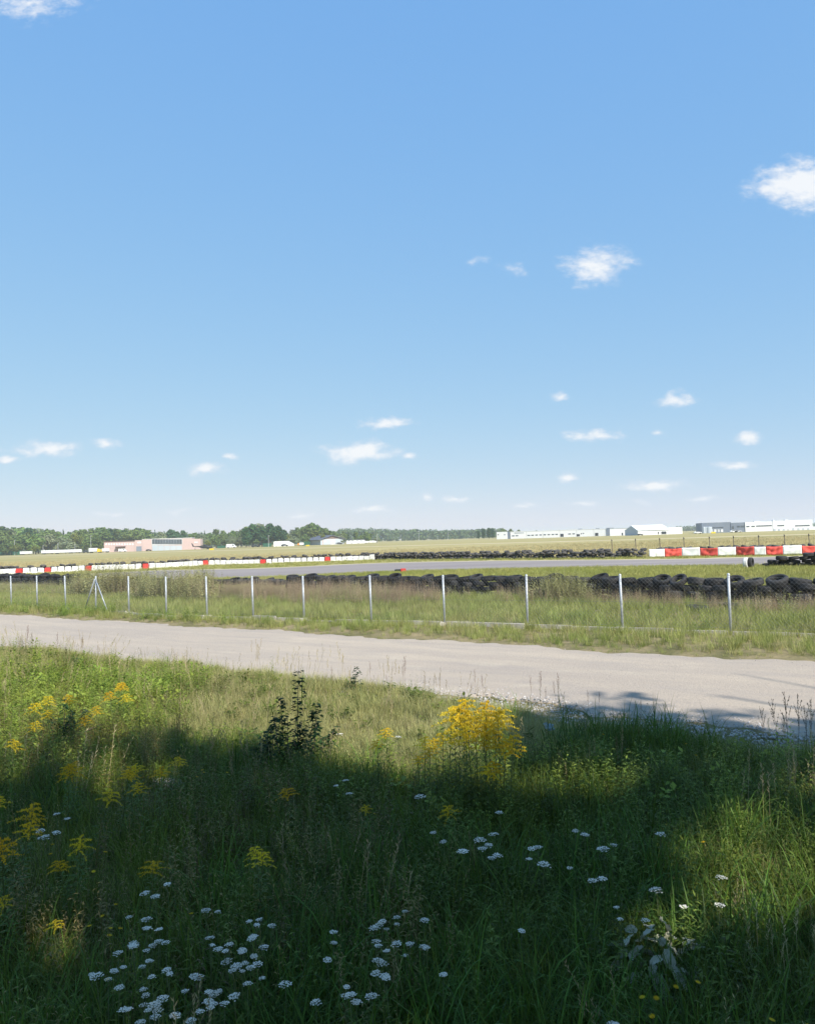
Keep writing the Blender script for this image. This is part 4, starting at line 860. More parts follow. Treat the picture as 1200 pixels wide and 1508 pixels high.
def scatter(name, label, cat, coll, P, scale, tilt=.12, seed=1):
    r = np.random.default_rng(seed); n = len(P)
    me = bpy.data.meshes.new(name); me.vertices.add(n); me.vertices.foreach_set('co', np.ascontiguousarray(P, dtype=np.float32).ravel())
    rot = np.stack([r.normal(size=n) * tilt, r.normal(size=n) * tilt, r.uniform(0, 6.28, n)], 1); sc = np.asarray(scale); sc = sc if sc.ndim == 2 else np.repeat(sc[:, None], 3, 1)
    for nm, t, v in (('rot', 'FLOAT_VECTOR', rot), ('scl', 'FLOAT_VECTOR', sc)):
        a = me.attributes.new(nm, t, 'POINT'); a.data.foreach_set('vector', np.ascontiguousarray(v, dtype=np.float32).ravel())
    a = me.attributes.new('idx', 'INT', 'POINT'); a.data.foreach_set('value', r.integers(0, len(coll.objects), n).astype(np.int32))
    o = link(name, me); md = o.modifiers.new('scatter', 'NODES'); md.node_group = gn_tree(coll)
    tag(o, label, cat, kind='stuff'); return o
def pnoise(x, y, f, seed=0):
    """smooth patchiness in 0..1"""
    r = np.random.default_rng(seed); v = 0
    for k in range(5):
        a = r.uniform(0, 6.28); q = f * r.uniform(.6, 1.6); v = v + np.sin(q * (x * math.cos(a) + y * math.sin(a)) + r.uniform(0, 6.28))
    return np.clip(.5 + v / 6, 0, 1)
def sample(n, x0, x1, y0, y1, keep, seed):
    r = np.random.default_rng(seed); x = r.uniform(x0, x1, n); y = r.uniform(y0, y1, n); k = keep(x, y) & (np.abs(x) < .60 * y + 2.2); x, y = x[k], y[k]
    if len(x) == 0: return np.zeros((0, 3))
    return np.stack([x, y, gz(x, y)], 1)
def T(x, y): return x * RN.x + y * RN.y
def S(x, y): return x * RD.x + y * RD.y
def grit(x): return .85 * np.clip((x + .6) / 2.2, 0, 1)
def front(x, y, m=0.0): return (T(x, y) < near_edge(S(x, y)) - .05 - m - grit(x)) & (y > 2.6)

L_green = leaf('long green grass', (0.090, 0.150, 0.016), (0.190, 0.225, 0.032), .55, .35, .02, .5)
L_blue = leaf('dark lush grass', (0.055, 0.130, 0.016), (0.120, 0.190, 0.026), .55, .35, .02, .5)
L_dry = leaf('drying yellow grass', (0.33, 0.31, 0.11), (0.50, 0.43, 0.20), .5, .35, .02, .25)
L_lime = leaf('short sunlit grass', (0.25, 0.28, 0.08), (0.48, 0.43, 0.20), .45, .35, .02, .3)
L_weed = leaf('leafy green weeds', (0.080, 0.135, 0.018), (0.165, 0.190, 0.032), .7, .35, .025, .5)
L_lweed = leaf('yellow green weeds', (0.20, 0.285, 0.04), (0.33, 0.37, 0.065), .7, .4, .025, .25)
L_brown = leaf('brown seeding weeds', (0.15, 0.115, 0.060), (0.25, 0.19, 0.095), .6, .25, .02, .3)
L_olive = leaf('olive mugwort', (0.17, 0.145, 0.042), (0.29, 0.215, 0.08), .5, .3, .02, .5)
L_mbrown = leaf('rusty seeding weeds', (0.36, 0.265, 0.165), (0.50, 0.385, 0.24), .6, .3, .02, .25)
L_molive = leaf('olive tall weeds', (0.29, 0.29, 0.115), (0.43, 0.395, 0.18), .5, .3, .02, .25)
L_straw = leaf('pale straw', (0.36, 0.29, 0.15), (0.46, 0.38, 0.21), .6, .3, .01, .2)

tall = protos('tall_grass', [blades(i, 28, .16, .50, .0065, .11, 1.0, 1.9, 4) for i in range(6)], L_green)
tallb = protos('lush_grass', [blades(20 + i, 22, .26, .66, .0115, .09, .9, 2.2, 5) for i in range(4)], L_blue)
dryg = protos('dry_grass', [blades(40 + i, 30, .10, .34, .0045, .09, 1.0, 1.7) for i in range(4)] , L_dry)
shortg = protos('short_grass', [blades(60 + i, 34, .06, .19, .0055, .10, 1.2, 1.8) for i in range(5)], L_lime)
weedp = protos('leafy_weeds', [herb(80 + i, .48, 5, 16, .085, .020) for i in range(4)] + [herb(90, .6, 4, 22, .07, .014)], L_weed)
lweedp = protos('yellow_weeds', [herb(100 + i, .5, 6, 17, .085, .032) for i in range(3)] + [rosette(110, 30, .09, .05, .34), rosette(111, 30, .08, .05, .3)], L_lweed)
broad = protos('broad_leaves', [rosette(120 + i, 22, .10, .055, .16) for i in range(3)], L_weed)
olivep = protos('mugwort', [herb(130 + i, .75, 6, 24, .07, .013, .10) for i in range(4)], L_olive)
strawp = protos('straw_stalks', [seed_stalks(140 + i, 7, .62) for i in range(3)], L_straw)
brownp = protos('brown_weeds', [herb(150 + i, .8, 7, 26, .06, .014, .12, .2) for i in range(3)] + [seed_stalks(156, 14, .85, .14)], L_brown)
mbrown = protos('rusty_weeds', [herb(250 + i, .85, 9, 20, .075, .030, .16, .25) for i in range(4)], L_mbrown)
molive = protos('tall_weeds', [herb(260 + i, .85, 9, 20, .085, .034, .16, .1) for i in range(4)], L_molive)
mweed = protos('fence_weeds', [herb(270 + i, .5, 7, 14, .10, .045, .14, .05) for i in range(3)], leaf('fence side weeds', (0.18, 0.28, 0.045), (0.29, 0.35, 0.075), .7, .35, .02, .25))
mgrass = protos('verge_grass', [blades(170 + i, 26, .16, .42, .011, .13, .55, 1.0) for i in range(5)], leaf('verge grass', (0.22, 0.29, 0.065), (0.40, 0.38, 0.135), .35, .35, .02, .28))
mdry = protos('verge_straw', [blades(180 + i, 24, .16, .40, .010, .14, .55, .9) for i in range(3)], L_dry)
shortm = protos('mown_grass', [blades(190 + i, 26, .08, .22, .016, .22, .7, .9, 2) for i in range(4)], leaf('track side grass', (0.26, 0.29, 0.07), (0.42, 0.38, 0.13), .15, .35, .02, .25))
fieldp = protos('field_grass', [blades(200 + i, 20, .12, .38, .045, .7, .6, .6, 2) for i in range(4)], leaf('field straw', (0.42, 0.35, 0.165), (0.54, 0.44, 0.235), .02, .35, .01, .12))
r0 = np.random.default_rng(99)
# --- near meadow.  sunny: the open belt of short grass before the road
def belt(x, y): return np.clip((y - np.interp(x, [-8, -5, -3, -1.6, -.8, 0, 1.2, 2, 3, 5], [9.9, 9.6, 9.6, 9.0, 8.2, 7.7, 7.7, 8.6, 10.2, 10.2])) / .8, 0, 1) * np.clip((2.9 - x) / 1.2, 0, 1)
def lefty(x, y): return np.clip((-2.7 - .1 * (y - 9) - x) / .8, 0, 1) * np.clip((y - 8.8) / .8, 0, 1)
def add(name, label, cat, coll, n, keep, smin, smax, seed, x0=-11, x1=9.5, y0=2.6, y1=20, tilt=.12, sf=None):
    P = sample(n, x0, x1, y0, y1, keep, seed); r = np.random.default_rng(seed + 1); s = r.uniform(smin, smax, len(P))
    if sf is not None: s = s * sf(P[:, 0], P[:, 1])
    if name == 'gravel': P[:, 2] = np.where(T(P[:, 0], P[:, 1]) > near_edge(S(P[:, 0], P[:, 1])) - .05, -.004, P[:, 2] + .004)
    return scatter(name, label, cat, coll, P, s, tilt, seed)
rand = np.random.default_rng(1).random
def pr(seed): 
    r = np.random.default_rng(seed)
    return lambda n: r.random(n)
def keep_prob(fn, seed):
    r = np.random.default_rng(seed)
    return lambda x, y: r.random(len(x)) < fn(x, y)
def edgefade(x, y): return np.clip((near_edge(S(x, y)) - grit(x) - T(x, y)) / .8, .2, 1)
add('tall_grass', 'long arching green grass of the near meadow', 'grass', tall, 40000, lambda x, y: front(x, y) & keep_prob(lambda a, b: (1 - .97 * belt(a, b)) * (1 - .7 * lefty(a, b)) * (1 - .6 * np.exp(-((a - 2.6) / 1.0) ** 2 - ((b - 5.7) / .9) ** 2)) * (.35 + .8 * pnoise(a, b, 1.2, 3)), 5)(x, y), .6, 1.15, 301, sf=lambda x, y: edgefade(x, y) ** .5 * (1 - .35 * belt(x, y)))
add('lush_grass', 'dark lush grass in the shade of the near meadow', 'grass', tallb, 22000, lambda x, y: front(x, y, .35) & keep_prob(lambda a, b: (1 - .97 * belt(a, b)) * np.clip(pnoise(a, b, 1.0, 8) * 1.6 - .35, 0, 1) * np.where((a > 1) | (b < 6), 1, .5), 6)(x, y), .6, 1.1, 311)
add('short_grass', 'short sunlit yellowish grass before the gravel road', 'grass', shortg, 44000, lambda x, y: front(x, y, -.1) & keep_prob(lambda a, b: .25 + .75 * belt(a, b), 7)(x, y), .7, 1.4, 321, tilt=.2)
add('dry_grass', 'thin drying yellow grass among the green', 'grass', dryg, 24000, lambda x, y: front(x, y, .0) & keep_prob(lambda a, b: .12 + .3 * np.clip((-1 - a) / 2, 0, 1) * np.clip(2 * pnoise(a, b, 1.1, 61) - .6, 0, 1) + .55 * belt(a, b) * pnoise(a, b, .9, 4) + 1.0 * np.exp(-((a - 2.6) / 1.1) ** 2 - ((b - 5.7) / 1.0) ** 2), 9)(x, y), .6, 1.1, 331)
add('leafy_weeds', 'leafy green weeds growing through the near grass', 'weeds', weedp, 14000, lambda x, y: front(x, y, .3) & keep_prob(lambda a, b: (1 - .92 * belt(a, b)) * np.clip(pnoise(a, b, 1.1, 12) * 2 - .5, 0, 1) * np.where(b > 5, 1, .5), 10)(x, y), .6, 1.1, 341)
add('yellow_weeds', 'yellow-green leafy weeds at the sunny edge of the meadow', 'weeds', lweedp, 16000, lambda x, y: front(x, y, .35) & keep_prob(lambda a, b: .9 * np.clip((-2.9 - .12 * (b - 9) - a) / 1.0, 0, 1) * np.clip((b - 8.2) / .6, 0, 1) * np.clip((17 - b) / 3, 0.1, 1) + .35 * np.exp(-((a - .7) / 1.1) ** 2 - ((b - 7.6) / .8) ** 2) + .3 * np.exp(-((a - 3.2) / 1.6) ** 2 - ((b - 7.2) / .8) ** 2) + .25 * np.exp(-((a + 2) / .5) ** 2 - ((b - 9.6) / .8) ** 2), 11)(x, y), .55, 1.05, 351)
add('broad_leaves', 'low broad-leaved weeds under the near grass', 'weeds', broad, 7000, lambda x, y: front(x, y, .2) & keep_prob(lambda a, b: .1 + .5 * np.clip(pnoise(a, b, 1.6, 15) * 2 - 1, 0, 1), 12)(x, y), .5, 1.1, 361)
add('mugwort', 'dull olive mugwort standing in the shaded meadow', 'weeds', olivep, 9000, lambda x, y: front(x, y, .6) & keep_prob(lambda a, b: (1 - .96 * belt(a, b)) * np.clip(pnoise(a, b, .9, 17) * 2 - .7, 0, 1) * np.clip((1.2 - a) / 1.5, .15, 1) * np.where(b > 4.4, 1, .2), 13)(x, y), .55, 1.0, 371)
add('straw_stalks', 'thin pale straw stalks with seed heads in the meadow', 'grass', strawp, 1300, lambda x, y: front(x, y, .05) & keep_prob(lambda a, b: .16 + .3 * belt(a, b) + .5 * np.exp(-((a - 2.4) / 1.2) ** 2 - ((b - 5.2) / 1.2) ** 2), 14)(x, y), .6, 1.15, 381)
# --- verge beyond the road, up to the tyre wall
wl_np = np.array([(p.x, p.y) for p in wl_])
def wall_y(x): return np.interp(x, wl_np[:, 0], wl_np[:, 1])
fp_np = np.array([(p.x, p.y) for p in FP])
def fence_y(x): return np.interp(x, fp_np[:, 0], fp_np[:, 1])
def verge(x, y): return (T(x, y) > far_edge(S(x, y)) + .02) & (y < wall_y(x) - .45)
add('verge_grass', 'green grass of the verge between the road and the tyre wall', 'grass', mgrass, 60000, lambda x, y: verge(x, y), .55, 1.1, 401, -34, 22, 12, 66, sf=lambda x, y: np.clip((T(x, y) - far_edge(S(x, y))) / .7, .35, 1) * np.where(y > fence_y(x), 1.05, .85))
add('verge_straw', 'drying grass mixed into the verge by the fence', 'grass', mdry, 22000, lambda x, y: verge(x, y) & keep_prob(lambda a, b: .25 + .6 * pnoise(a, b, .5, 22), 23)(x, y), .5, 1.0, 411, -34, 22, 12, 66, sf=lambda x, y: np.clip((T(x, y) - far_edge(S(x, y))) / .7, .4, 1))
def pxof(x, y): return 600 + F * (x / y)
def weedband(x, y):
    p = pxof(x, y); dw = wall_y(x) - y; df = y - fence_y(x)
    f = .95 * np.exp(-((p - 700) / 60) ** 2) + .6 * np.exp(-((p - 615) / 20) ** 2)   # gaps of low grass
    return np.clip(dw / .5, 0, 1) * np.clip(df / 1.2, 0, 1) * np.where(p < 640, np.clip((8.0 - dw) / 4.5, 0, 1), np.clip((4.2 - dw) / 2.5, 0, 1)) * (1 - np.clip(f, 0, .97))
add('brown_weeds', 'tall brown seeding weeds standing before the tyre wall', 'weeds', mbrown, 44000, lambda x, y: verge(x, y) & keep_prob(lambda a, b: weedband(a, b) * np.clip(1.6 * pnoise(a, b, .7, 33), 0, 1) * np.where(pxof(a, b) < 250, .25, .8), 34)(x, y), .6, 1.0, 421, -34, 22, 16, 66, sf=lambda x, y: np.where(pxof(x, y) < 110, .7, np.where(pxof(x, y) < 310, 1.6, np.where(pxof(x, y) > 640, .8, 1.12))))
add('olive_weeds', 'olive green weeds standing before the tyre wall', 'weeds', molive, 30000, lambda x, y: verge(x, y) & keep_prob(lambda a, b: weedband(a, b) * np.where(pxof(a, b) < 330, .9, .5) * pnoise(a, b, .8, 35), 36)(x, y), .65, 1.1, 431, -34, 22, 16, 66, sf=lambda x, y: np.where(pxof(x, y) < 110, .75, np.where(pxof(x, y) < 310, 1.9, .85)))
add('bramble_weeds', 'dense weeds grown over a stretch of the tyre wall', 'weeds', molive, 5200, lambda x, y: keep_prob(lambda a, b: np.exp(-((pxof(a, b) - 825) / 26) ** 2) * np.clip((wall_y(a) - b + .3) / .4, 0, 1) * np.clip((2.6 - (wall_y(a) - b)) / 1.2, 0, 1), 37)(x, y), .9, 1.4, 441, 4, 10, 26, 40)
add('verge_weeds', 'fresh green weeds along the fence by the gravel road', 'weeds', mweed, 9000, lambda x, y: verge(x, y) & keep_prob(lambda a, b: .85 * np.clip((-4 - a) / 5, .06, 1) * np.exp(-((b - fence_y(a) + .6) / 1.0) ** 2), 38)(x, y), .6, 1.15, 451, -34, 12, 12, 50)
# --- grass round the track and the dry field
def trk(x, y): return True
tn_np = np.array([(p.x, p.y) for p in tn])[::-1]; tf_np = np.array([(p.x, p.y) for p in tf])[::-1]
def ny(x): return np.interp(x, np.sort(tn_np[:, 0]), tn_np[np.argsort(tn_np[:, 0]), 1])
def fy(x): return np.interp(x, np.sort(tf_np[:, 0]), tf_np[np.argsort(tf_np[:, 0]), 1])
add('mown_grass', 'short yellow-green grass between the tyre wall and the track', 'grass', shortm, 60000, lambda x, y: (y > wall_y(x) + .3) & (y < ny(x) - .15), .7, 1.4, 501, -40, 40, 26, 75)
blx = np.array([(p.x, p.y) for p in bl_line[::1]] + [(p.x, p.y) for p in tline] + [(p.x, p.y) for p in bp_]); blx = blx[np.argsort(blx[:, 0])]
def by(x): return np.interp(x, blx[:, 0], blx[:, 1])
add('trackside_grass', 'dry grass between the track and the far barrier', 'grass', shortm, 16000, lambda x, y: (y > fy(x) + 2.2) & (y < by(x) + 1.0), .7, 1.6, 511, -60, 45, 55, 100)
add('barrier_weeds', 'green weeds at the foot of the far tyre wall', 'weeds', weedp, 2600, lambda x, y: (y > by(x) - 1.2) & (y < by(x) - .35) & keep_prob(lambda a, b: np.where((a > -4) & (a < 23), np.clip(2.2 * pnoise(a, b * 0, .8, 41) - .6, 0, 1), .0), 42)(x, y), .7, 1.2, 521, -10, 26, 60, 100)
add('field_grass', 'dry straw-coloured grass of the airfield', 'grass', fieldp, 46000, lambda x, y: (y > by(x) + 2.2) & keep_prob(lambda a, b: np.clip(80 / b, .1, 1) * np.clip((210 - b) / 60, 0, 1), 43)(x, y), .6, 1.3, 531, -140, 140, 66, 215)
# --- gravel spilled along the near road edge
def stone(seed):
    r = np.random.default_rng(seed); import bmesh
    bm = bmesh.new(); bmesh.ops.create_icosphere(bm, subdivisions=1, radius=1.0)
    V = [np.array(v.co) * r.uniform(.7, 1.15) * np.array([1, .8, .6]) for v in bm.verts]; Fc = [[v.index for v in f.verts] for f in bm.faces]; bm.free(); return V, Fc
gravel = protos('gravel', [stone(i) for i in range(5)], mat('gravel stones', (0.34, 0.32, 0.31), (0.52, 0.48, 0.44), 9, .95, rand=.35))
def gkeep(x, y):
    t = T(x, y) - near_edge(S(x, y)); return (t > -1.2) & (t < 1.3)
add('gravel', 'loose grey gravel along the meadow edge of the road', 'gravel', gravel, 110000, lambda x, y: gkeep(x, y) & keep_prob(lambda a, b: np.exp(-((T(a, b) - near_edge(S(a, b)) + .32) / .5) ** 2) * np.clip((a + 1.6) / 2.0, .12, 1), 51)(x, y), 0.010, .026, 601, -8, 9, 7.5, 20, .5)
Pp = sample(9000, -20, 12, 8, 40, lambda x, y: (T(x, y) > near_edge(S(x, y)) + .2) & (T(x, y) < far_edge(S(x, y)) - .1), 611); Pp[:, 2] = .012
scatter('road_pebbles', 'small pebbles loose on the gravel road', 'gravel', gravel, Pp, np.random.default_rng(3).uniform(.005, .014, len(Pp)), .5, 612)

# ------------------------------------------------------------------ single plants of the near meadow
def on(px, py, z):
    p = gp(px, py, z); p.z = float(gz(p.x, p.y)); return p
Y_gold = leaf('goldenrod yellow', (0.74, 0.50, 0.02), (0.84, 0.64, 0.05), 3, .3, .01, .12)
Y_petal = leaf('yellow petals', (0.75, 0.50, 0.01), (0.80, 0.58, 0.03), 3, .25, .01, .1)
W_flower = leaf('white florets', (0.72, 0.67, 0.56), (0.84, 0.79, 0.68), 6, .2, .0, .08)
L_stem = leaf('green stems', (0.09, 0.13, 0.04), (0.14, 0.16, 0.06), 2, .15, .02, .2)
L_gold = leaf('goldenrod leaves', (0.075, 0.135, 0.028), (0.15, 0.20, 0.04), 1.5, .4, .02, .25)
L_dock = leaf('rusty dock seeds', (0.13, 0.07, 0.04), (0.21, 0.12, 0.065), 2, .2, .02, .2)
L_grey = leaf('grey woolly leaves', (0.40, 0.40, 0.28), (0.54, 0.52, 0.40), 4, .2, .01, .15)
L_sap = leaf('sapling leaves', (0.025, 0.065, 0.022), (0.06, 0.11, 0.03), 2, .3, .02, .3)
def obj_mesh(name, V, Fc, m): return fastmesh(name, V, Fc, m)
def foliage(me, o, **k):
    f = link('foliage', me, o, **k); f['kind'] = 'stuff'; return f
def stem_mesh(pts, r0, r1, m=L_stem):
    return MB().tube(pts, list(np.linspace(r0, r1, len(pts))), 5).mesh('stem', m, True)
def flower_disc(V, Fc, c, nrm, r, n=6, cup=0.0):
    nrm = nrm / np.linalg.norm(nrm); a = np.cross(nrm, [.3, .8, .1]); a /= np.linalg.norm(a); b = np.cross(nrm, a); k = len(V); V.append(c)
    for i in range(n): w = 2 * math.pi * i / n; V.append(c + r * (math.cos(w) * a + math.sin(w) * b) + nrm * cup * r)
    for i in range(n): Fc.append([k, k + 1 + i, k + 1 + (i + 1) % n])
# yarrow: one flat white umbel on a stiff stem with feathery leaves
YAR = []
for sd in range(6):
    r = np.random.default_rng(900 + sd); h = .44; R = .030 + .006 * (sd % 3); V, Fc, V2, F2 = [], [], [], []
    for k in range(34):
        a = k * 2.4; q = R * math.sqrt((k + .5) / 34) * r.uniform(.9, 1.25); c = np.array([q * math.cos(a), q * math.sin(a) * .9, h + .006 - 5. * q * q + r.normal() * .002]); flower_disc(V, Fc, c, np.array([r.normal() * .25, r.normal() * .25, 1]), .0068, 6, -.35)
        if k % 4 == 0: d = c - np.array([0, 0, h - .035]); s = np.array([.0012, .0005, 0]); b = len(V2); p0 = np.array([0, 0, h - .035]); V2 += [p0 - s, p0 + s, c - [0, 0, .003]]; F2.append([b, b + 1, b + 2])
    VL, FL = [], []
    for k in range(9):
        az = k * 2.3; z = .05 + .3 * k / 9; ll = .10 - .06 * k / 9; p = np.array([0, 0, z]); d = np.array([math.cos(az), math.sin(az), .55]); d /= np.linalg.norm(d)
        for j in range(7):
            t = (j + 1) / 7; m_ = p + d * ll * t
            for sg in (-1, 1): leaf_quad(m_, np.array([-d[1] * sg, d[0] * sg, .25]) + d * .7, np.array([0, 0, 1.]), .018 * (1.1 - .6 * t), .005, VL, FL, .1)
    YAR.append((stem_mesh([(0, 0, -.03), (.006, .002, .2), (0, 0, h - .03)], .0024, .0018), obj_mesh('umbel', V, Fc, W_flower), obj_mesh('umbel_rays', V2, F2, L_stem), obj_mesh('foliage', VL, FL, L_weed)))
def yarrow(px, py, s=1.0, z=.44):
    z = z * random.uniform(.85, 1.12); p = on(px, py, z); k = random.randrange(6); sc = z / .44
    o = empty('yarrow', p, random.uniform(0, 6.28)); o.rotation_euler = (random.uniform(-.08, .08), random.uniform(-.08, .08), random.uniform(0, 6.28)); st, um, ra, lf = YAR[k]
    tag(o, 'white flat-topped yarrow in the dense white patch in deep shade' if py > 1300 and px < 440 else 'white flat-topped yarrow in the loose patch between arching grass blades' if py > 1300 and px < 680 else 'white flat-topped yarrow around the sunny patch and the grey woolly plant' if px > 860 else 'white flat-topped yarrow standing in the shade below the goldenrod clump' if px > 440 else 'white flat-topped yarrow among the shaded goldenrods', 'flower', 'white yarrow flowers in the meadow')
    link('stem', st, o, scale=(1, 1, sc)); u = link('umbel', um, o, (0, 0, .44 * sc - .44 * s), scale=s); link('ray', ra, u); foliage(lf, o, scale=(1, 1, sc))
Z8 = [(265,30),(312,48),(205,128),(225,115),(180,103),(670,345),(705,357),(690,372),(760,322),(585,450),(660,475),(905,448),(950,450),(1110,490),(1110,510),(1170,485),(1175,512),(635,528),(713,537),(565,582),(610,578),(655,588),(690,590),(735,600),(550,618),(625,632),(585,605),(940,580),(930,598),(960,615),(995,628),(1025,600),(1060,620),(1085,600),(1105,572),(1130,545),(1145,600),(1100,635),(1020,655),(1022,675),(1085,655),(1105,690),(1135,675),(1060,690),(1050,715),(415,690),(465,715),(490,705),(525,698),(660,680),(620,695),(768,690),(705,722),(735,714),(465,758),(497,775),(855,722),(890,740),(1170,733),(645,788),(627,812),(718,826),(812,808),(972,775),(955,796),(935,816),(915,778),(1055,788),(1095,762),(922,845),(950,843),(985,850),(545,878),(590,872),(630,865),(670,855),(695,868),(725,857),(858,873),(700,910),(765,902),(835,905),(640,905)]
Z9 = [(712,60),(765,93),(930,75),(945,105),(858,130),(930,120),(980,130),(955,152),(993,62),(1145,95),(1185,95),(1143,142),(1182,158),(650,430),(590,402),(567,430),(570,458),(485,453),(510,460),(487,493),(453,487),(1070,456),(283,517),(247,566),(250,633),(440,548),(480,568),(520,570),(570,540),(603,538),(608,590),(680,570),(645,553),(435,625),(493,640),(485,662),(493,688),(520,705),(752,667),(330,743),(320,783),(350,795),(375,802),(58,755),(193,812),(465,785)]
Z10 = [(130,32),(165,42),(510,62),(275,113),(300,100),(133,177),(230,236),(257,233),(518,297),(768,257),(623,362),(750,367),(348,372),(350,435),(465,425),(305,895),(310,915)]
ylist = [(x / 3, 1200 + y / 3) for x, y in Z8] + [(400 + x / 3, 1200 + y / 3) for x, y in Z9] + [(800 + x / 3, 1200 + y / 3) for x, y in Z10] + [(400 + 335 / 3, 1148), (400 + 285 / 3, 1155), (400 + 345 / 3, 1167), (400 + 670 / 3, 1170), (400 + 1010 / 3, 1191), (400 + 300 / 3, 1074), (400 + 550 / 3, 1088)]
for px, py in ylist:
    yarrow(px, py, random.uniform(.42, .78) * (1.35 if py < 1300 else 1.0), .44 if py > 1120 else .3)
# goldenrod: leafy stem topped by arching plumes of tiny yellow heads
GOLD = []
for sd in range(5):
    r = np.random.default_rng(950 + sd); h = 1.0; st = stem_mesh([(0, 0, -.03), (.01, .01, .4), (.0, .02, .86), (.01, .02, .97)], .0042, .002); VL, FL = [], []
    for k in range(46):
        t = .12 + .66 * k / 46; az = k * 2.4; e = r.uniform(.15, .75); leaf_quad(np.array([.008, .012, t * h]), np.array([math.cos(az) * math.cos(e), math.sin(az) * math.cos(e), math.sin(e)]), np.array([0, 0, 1.]), .115 * r.uniform(.75, 1.2) * (1.15 - .5 * t), .017, VL, FL, .35)
    V, Fc = [], []; nb = 15
    for k in range(nb):
        az = k * 2.4 + r.uniform(-.3, .3); z0 = .78 + .2 * k / nb; ln = (.19 - .12 * k / nb) * r.uniform(.75, 1.15); c0 = np.array([0, .015, z0])
        for j in range(15):
            t = (j + 1) / 15; p = c0 + np.array([math.cos(az) * ln * t, math.sin(az) * ln * t, ln * (.55 * t - .62 * t * t)])
            for q in range(3): d = np.array([r.normal() * .5, r.normal() * .5, 1.]); leaf_quad(p + r.normal(size=3) * .005, d, np.array([r.normal(), r.normal(), .1]), .017, .009, V, Fc, 0)
    GOLD.append((st, obj_mesh('foliage', VL, FL, L_gold), obj_mesh('flower_plume', V, Fc, Y_gold)))
def goldenrod(px, py, z, label, group, plume=1.0):
    p = on(px, py, z * .93); k = random.randrange(5); o = empty('goldenrod', p, random.uniform(0, 6.28)); o.scale = (.55 + .45 * z,) * 2 + (z,); w = .07 if 'clump' in label else .24; o.rotation_euler = (random.uniform(-w, w), random.uniform(-w, w), random.uniform(0, 6.28))
    tag(o, label, 'goldenrod', group); st, lf, pl = GOLD[k]; link('stem', st, o); foliage(lf, o); link('flower_plume', pl, o, (0, 0, .9 * (1 - plume)), scale=plume)
lab = 'tall sunlit goldenrod with bright yellow plumes in the big clump'
for px, py, z in ((672, 1046, 1.0), (690, 1040, 1.04), (708, 1046, .98), (722, 1060, .95), (736, 1056, .98), (700, 1066, .9), (684, 1075, .86), (668, 1080, .82), (655, 1048, .95), (712, 1074, .86), (725, 1088, .8), (745, 1092, .8), (735, 1100, .74), (728, 1130, .6), (720, 1133, .58), (678, 1062, .92), (742, 1058, .9), (718, 1090, .8)):
    goldenrod(px, py, z, lab, 'goldenrod clump', 1.0)
for px, py, z in ((622, 1085, .75), (650, 1082, .75), (640, 1092, .7), (630, 1100, .68), (570, 1076, .6), (555, 1093, .58), (615, 1112, .55)): goldenrod(px, py, z, 'smaller goldenrod beside the big sunlit clump', 'small goldenrods beside the clump', .75)
for px, py, z in ((173, 1022, .75), (200, 1022, .75), (165, 1013, .72), (183, 1011, .7), (43, 1034, .8), (52, 1031, .8), (106, 1028, .78), (77, 1043, .75), (143, 1043, .72), (127, 1053, .7), (40, 1060, .7), (3, 1085, .7)): goldenrod(px, py, z, 'sunlit goldenrod among the yellow-green weeds by the road', 'goldenrods among the weeds', .72)
for px, py, z in ((170, 1150, .7), (192, 1140, .7), (217, 1172, .65), (230, 1150, .7), (100, 1133, .7), (107, 1126, .7), (130, 1183, .7), (218, 1127, .65), (253, 1130, .6), (13, 1187, .8), (10, 1200, .8), (7, 1218, .8), (4, 1240, .75), (110, 1240, .6), (105, 1278, .5), (220, 1277, .5), (90, 1358, .45), (377, 1268, .6), (388, 1260, .6), (28, 1313, .5), (440, 1165, .5), (545, 1180, .5), (668, 1182, .5)): goldenrod(px, py, z, 'goldenrod with dull yellow plumes standing in the shade', 'shaded goldenrods', random.uniform(.55, .85))
# small yellow hawkweed
HAW = []
for sd in range(2):
    V, Fc = [], []; r = np.random.default_rng(970 + sd)
    for k in range(16): a = 2 * math.pi * k / 16; leaf_quad(np.array([0, 0, .35]), np.array([math.cos(a), math.sin(a), .25]), np.array([0, 0, 1.]), .019, .006, V, Fc, -.1)
    for k in range(9): a = 2 * math.pi * k / 9; leaf_quad(np.array([0, 0, .352]), np.array([math.cos(a), math.sin(a), .8]), np.array([0, 0, 1.]), .011, .005, V, Fc, 0)
    VL, FL = [], []
    for k in range(7): a = k * .9; leaf_quad(np.array([0, 0, .01]), np.array([math.cos(a), math.sin(a), .35]), np.array([0, 0, 1.]), .09, .022, VL, FL, .2)
    HAW.append((stem_mesh([(0, 0, -.02), (.01, 0, .2), (0, 0, .35)], .0017, .0013), obj_mesh('flower_head', V, Fc, Y_petal), obj_mesh('foliage', VL, FL, L_weed)))
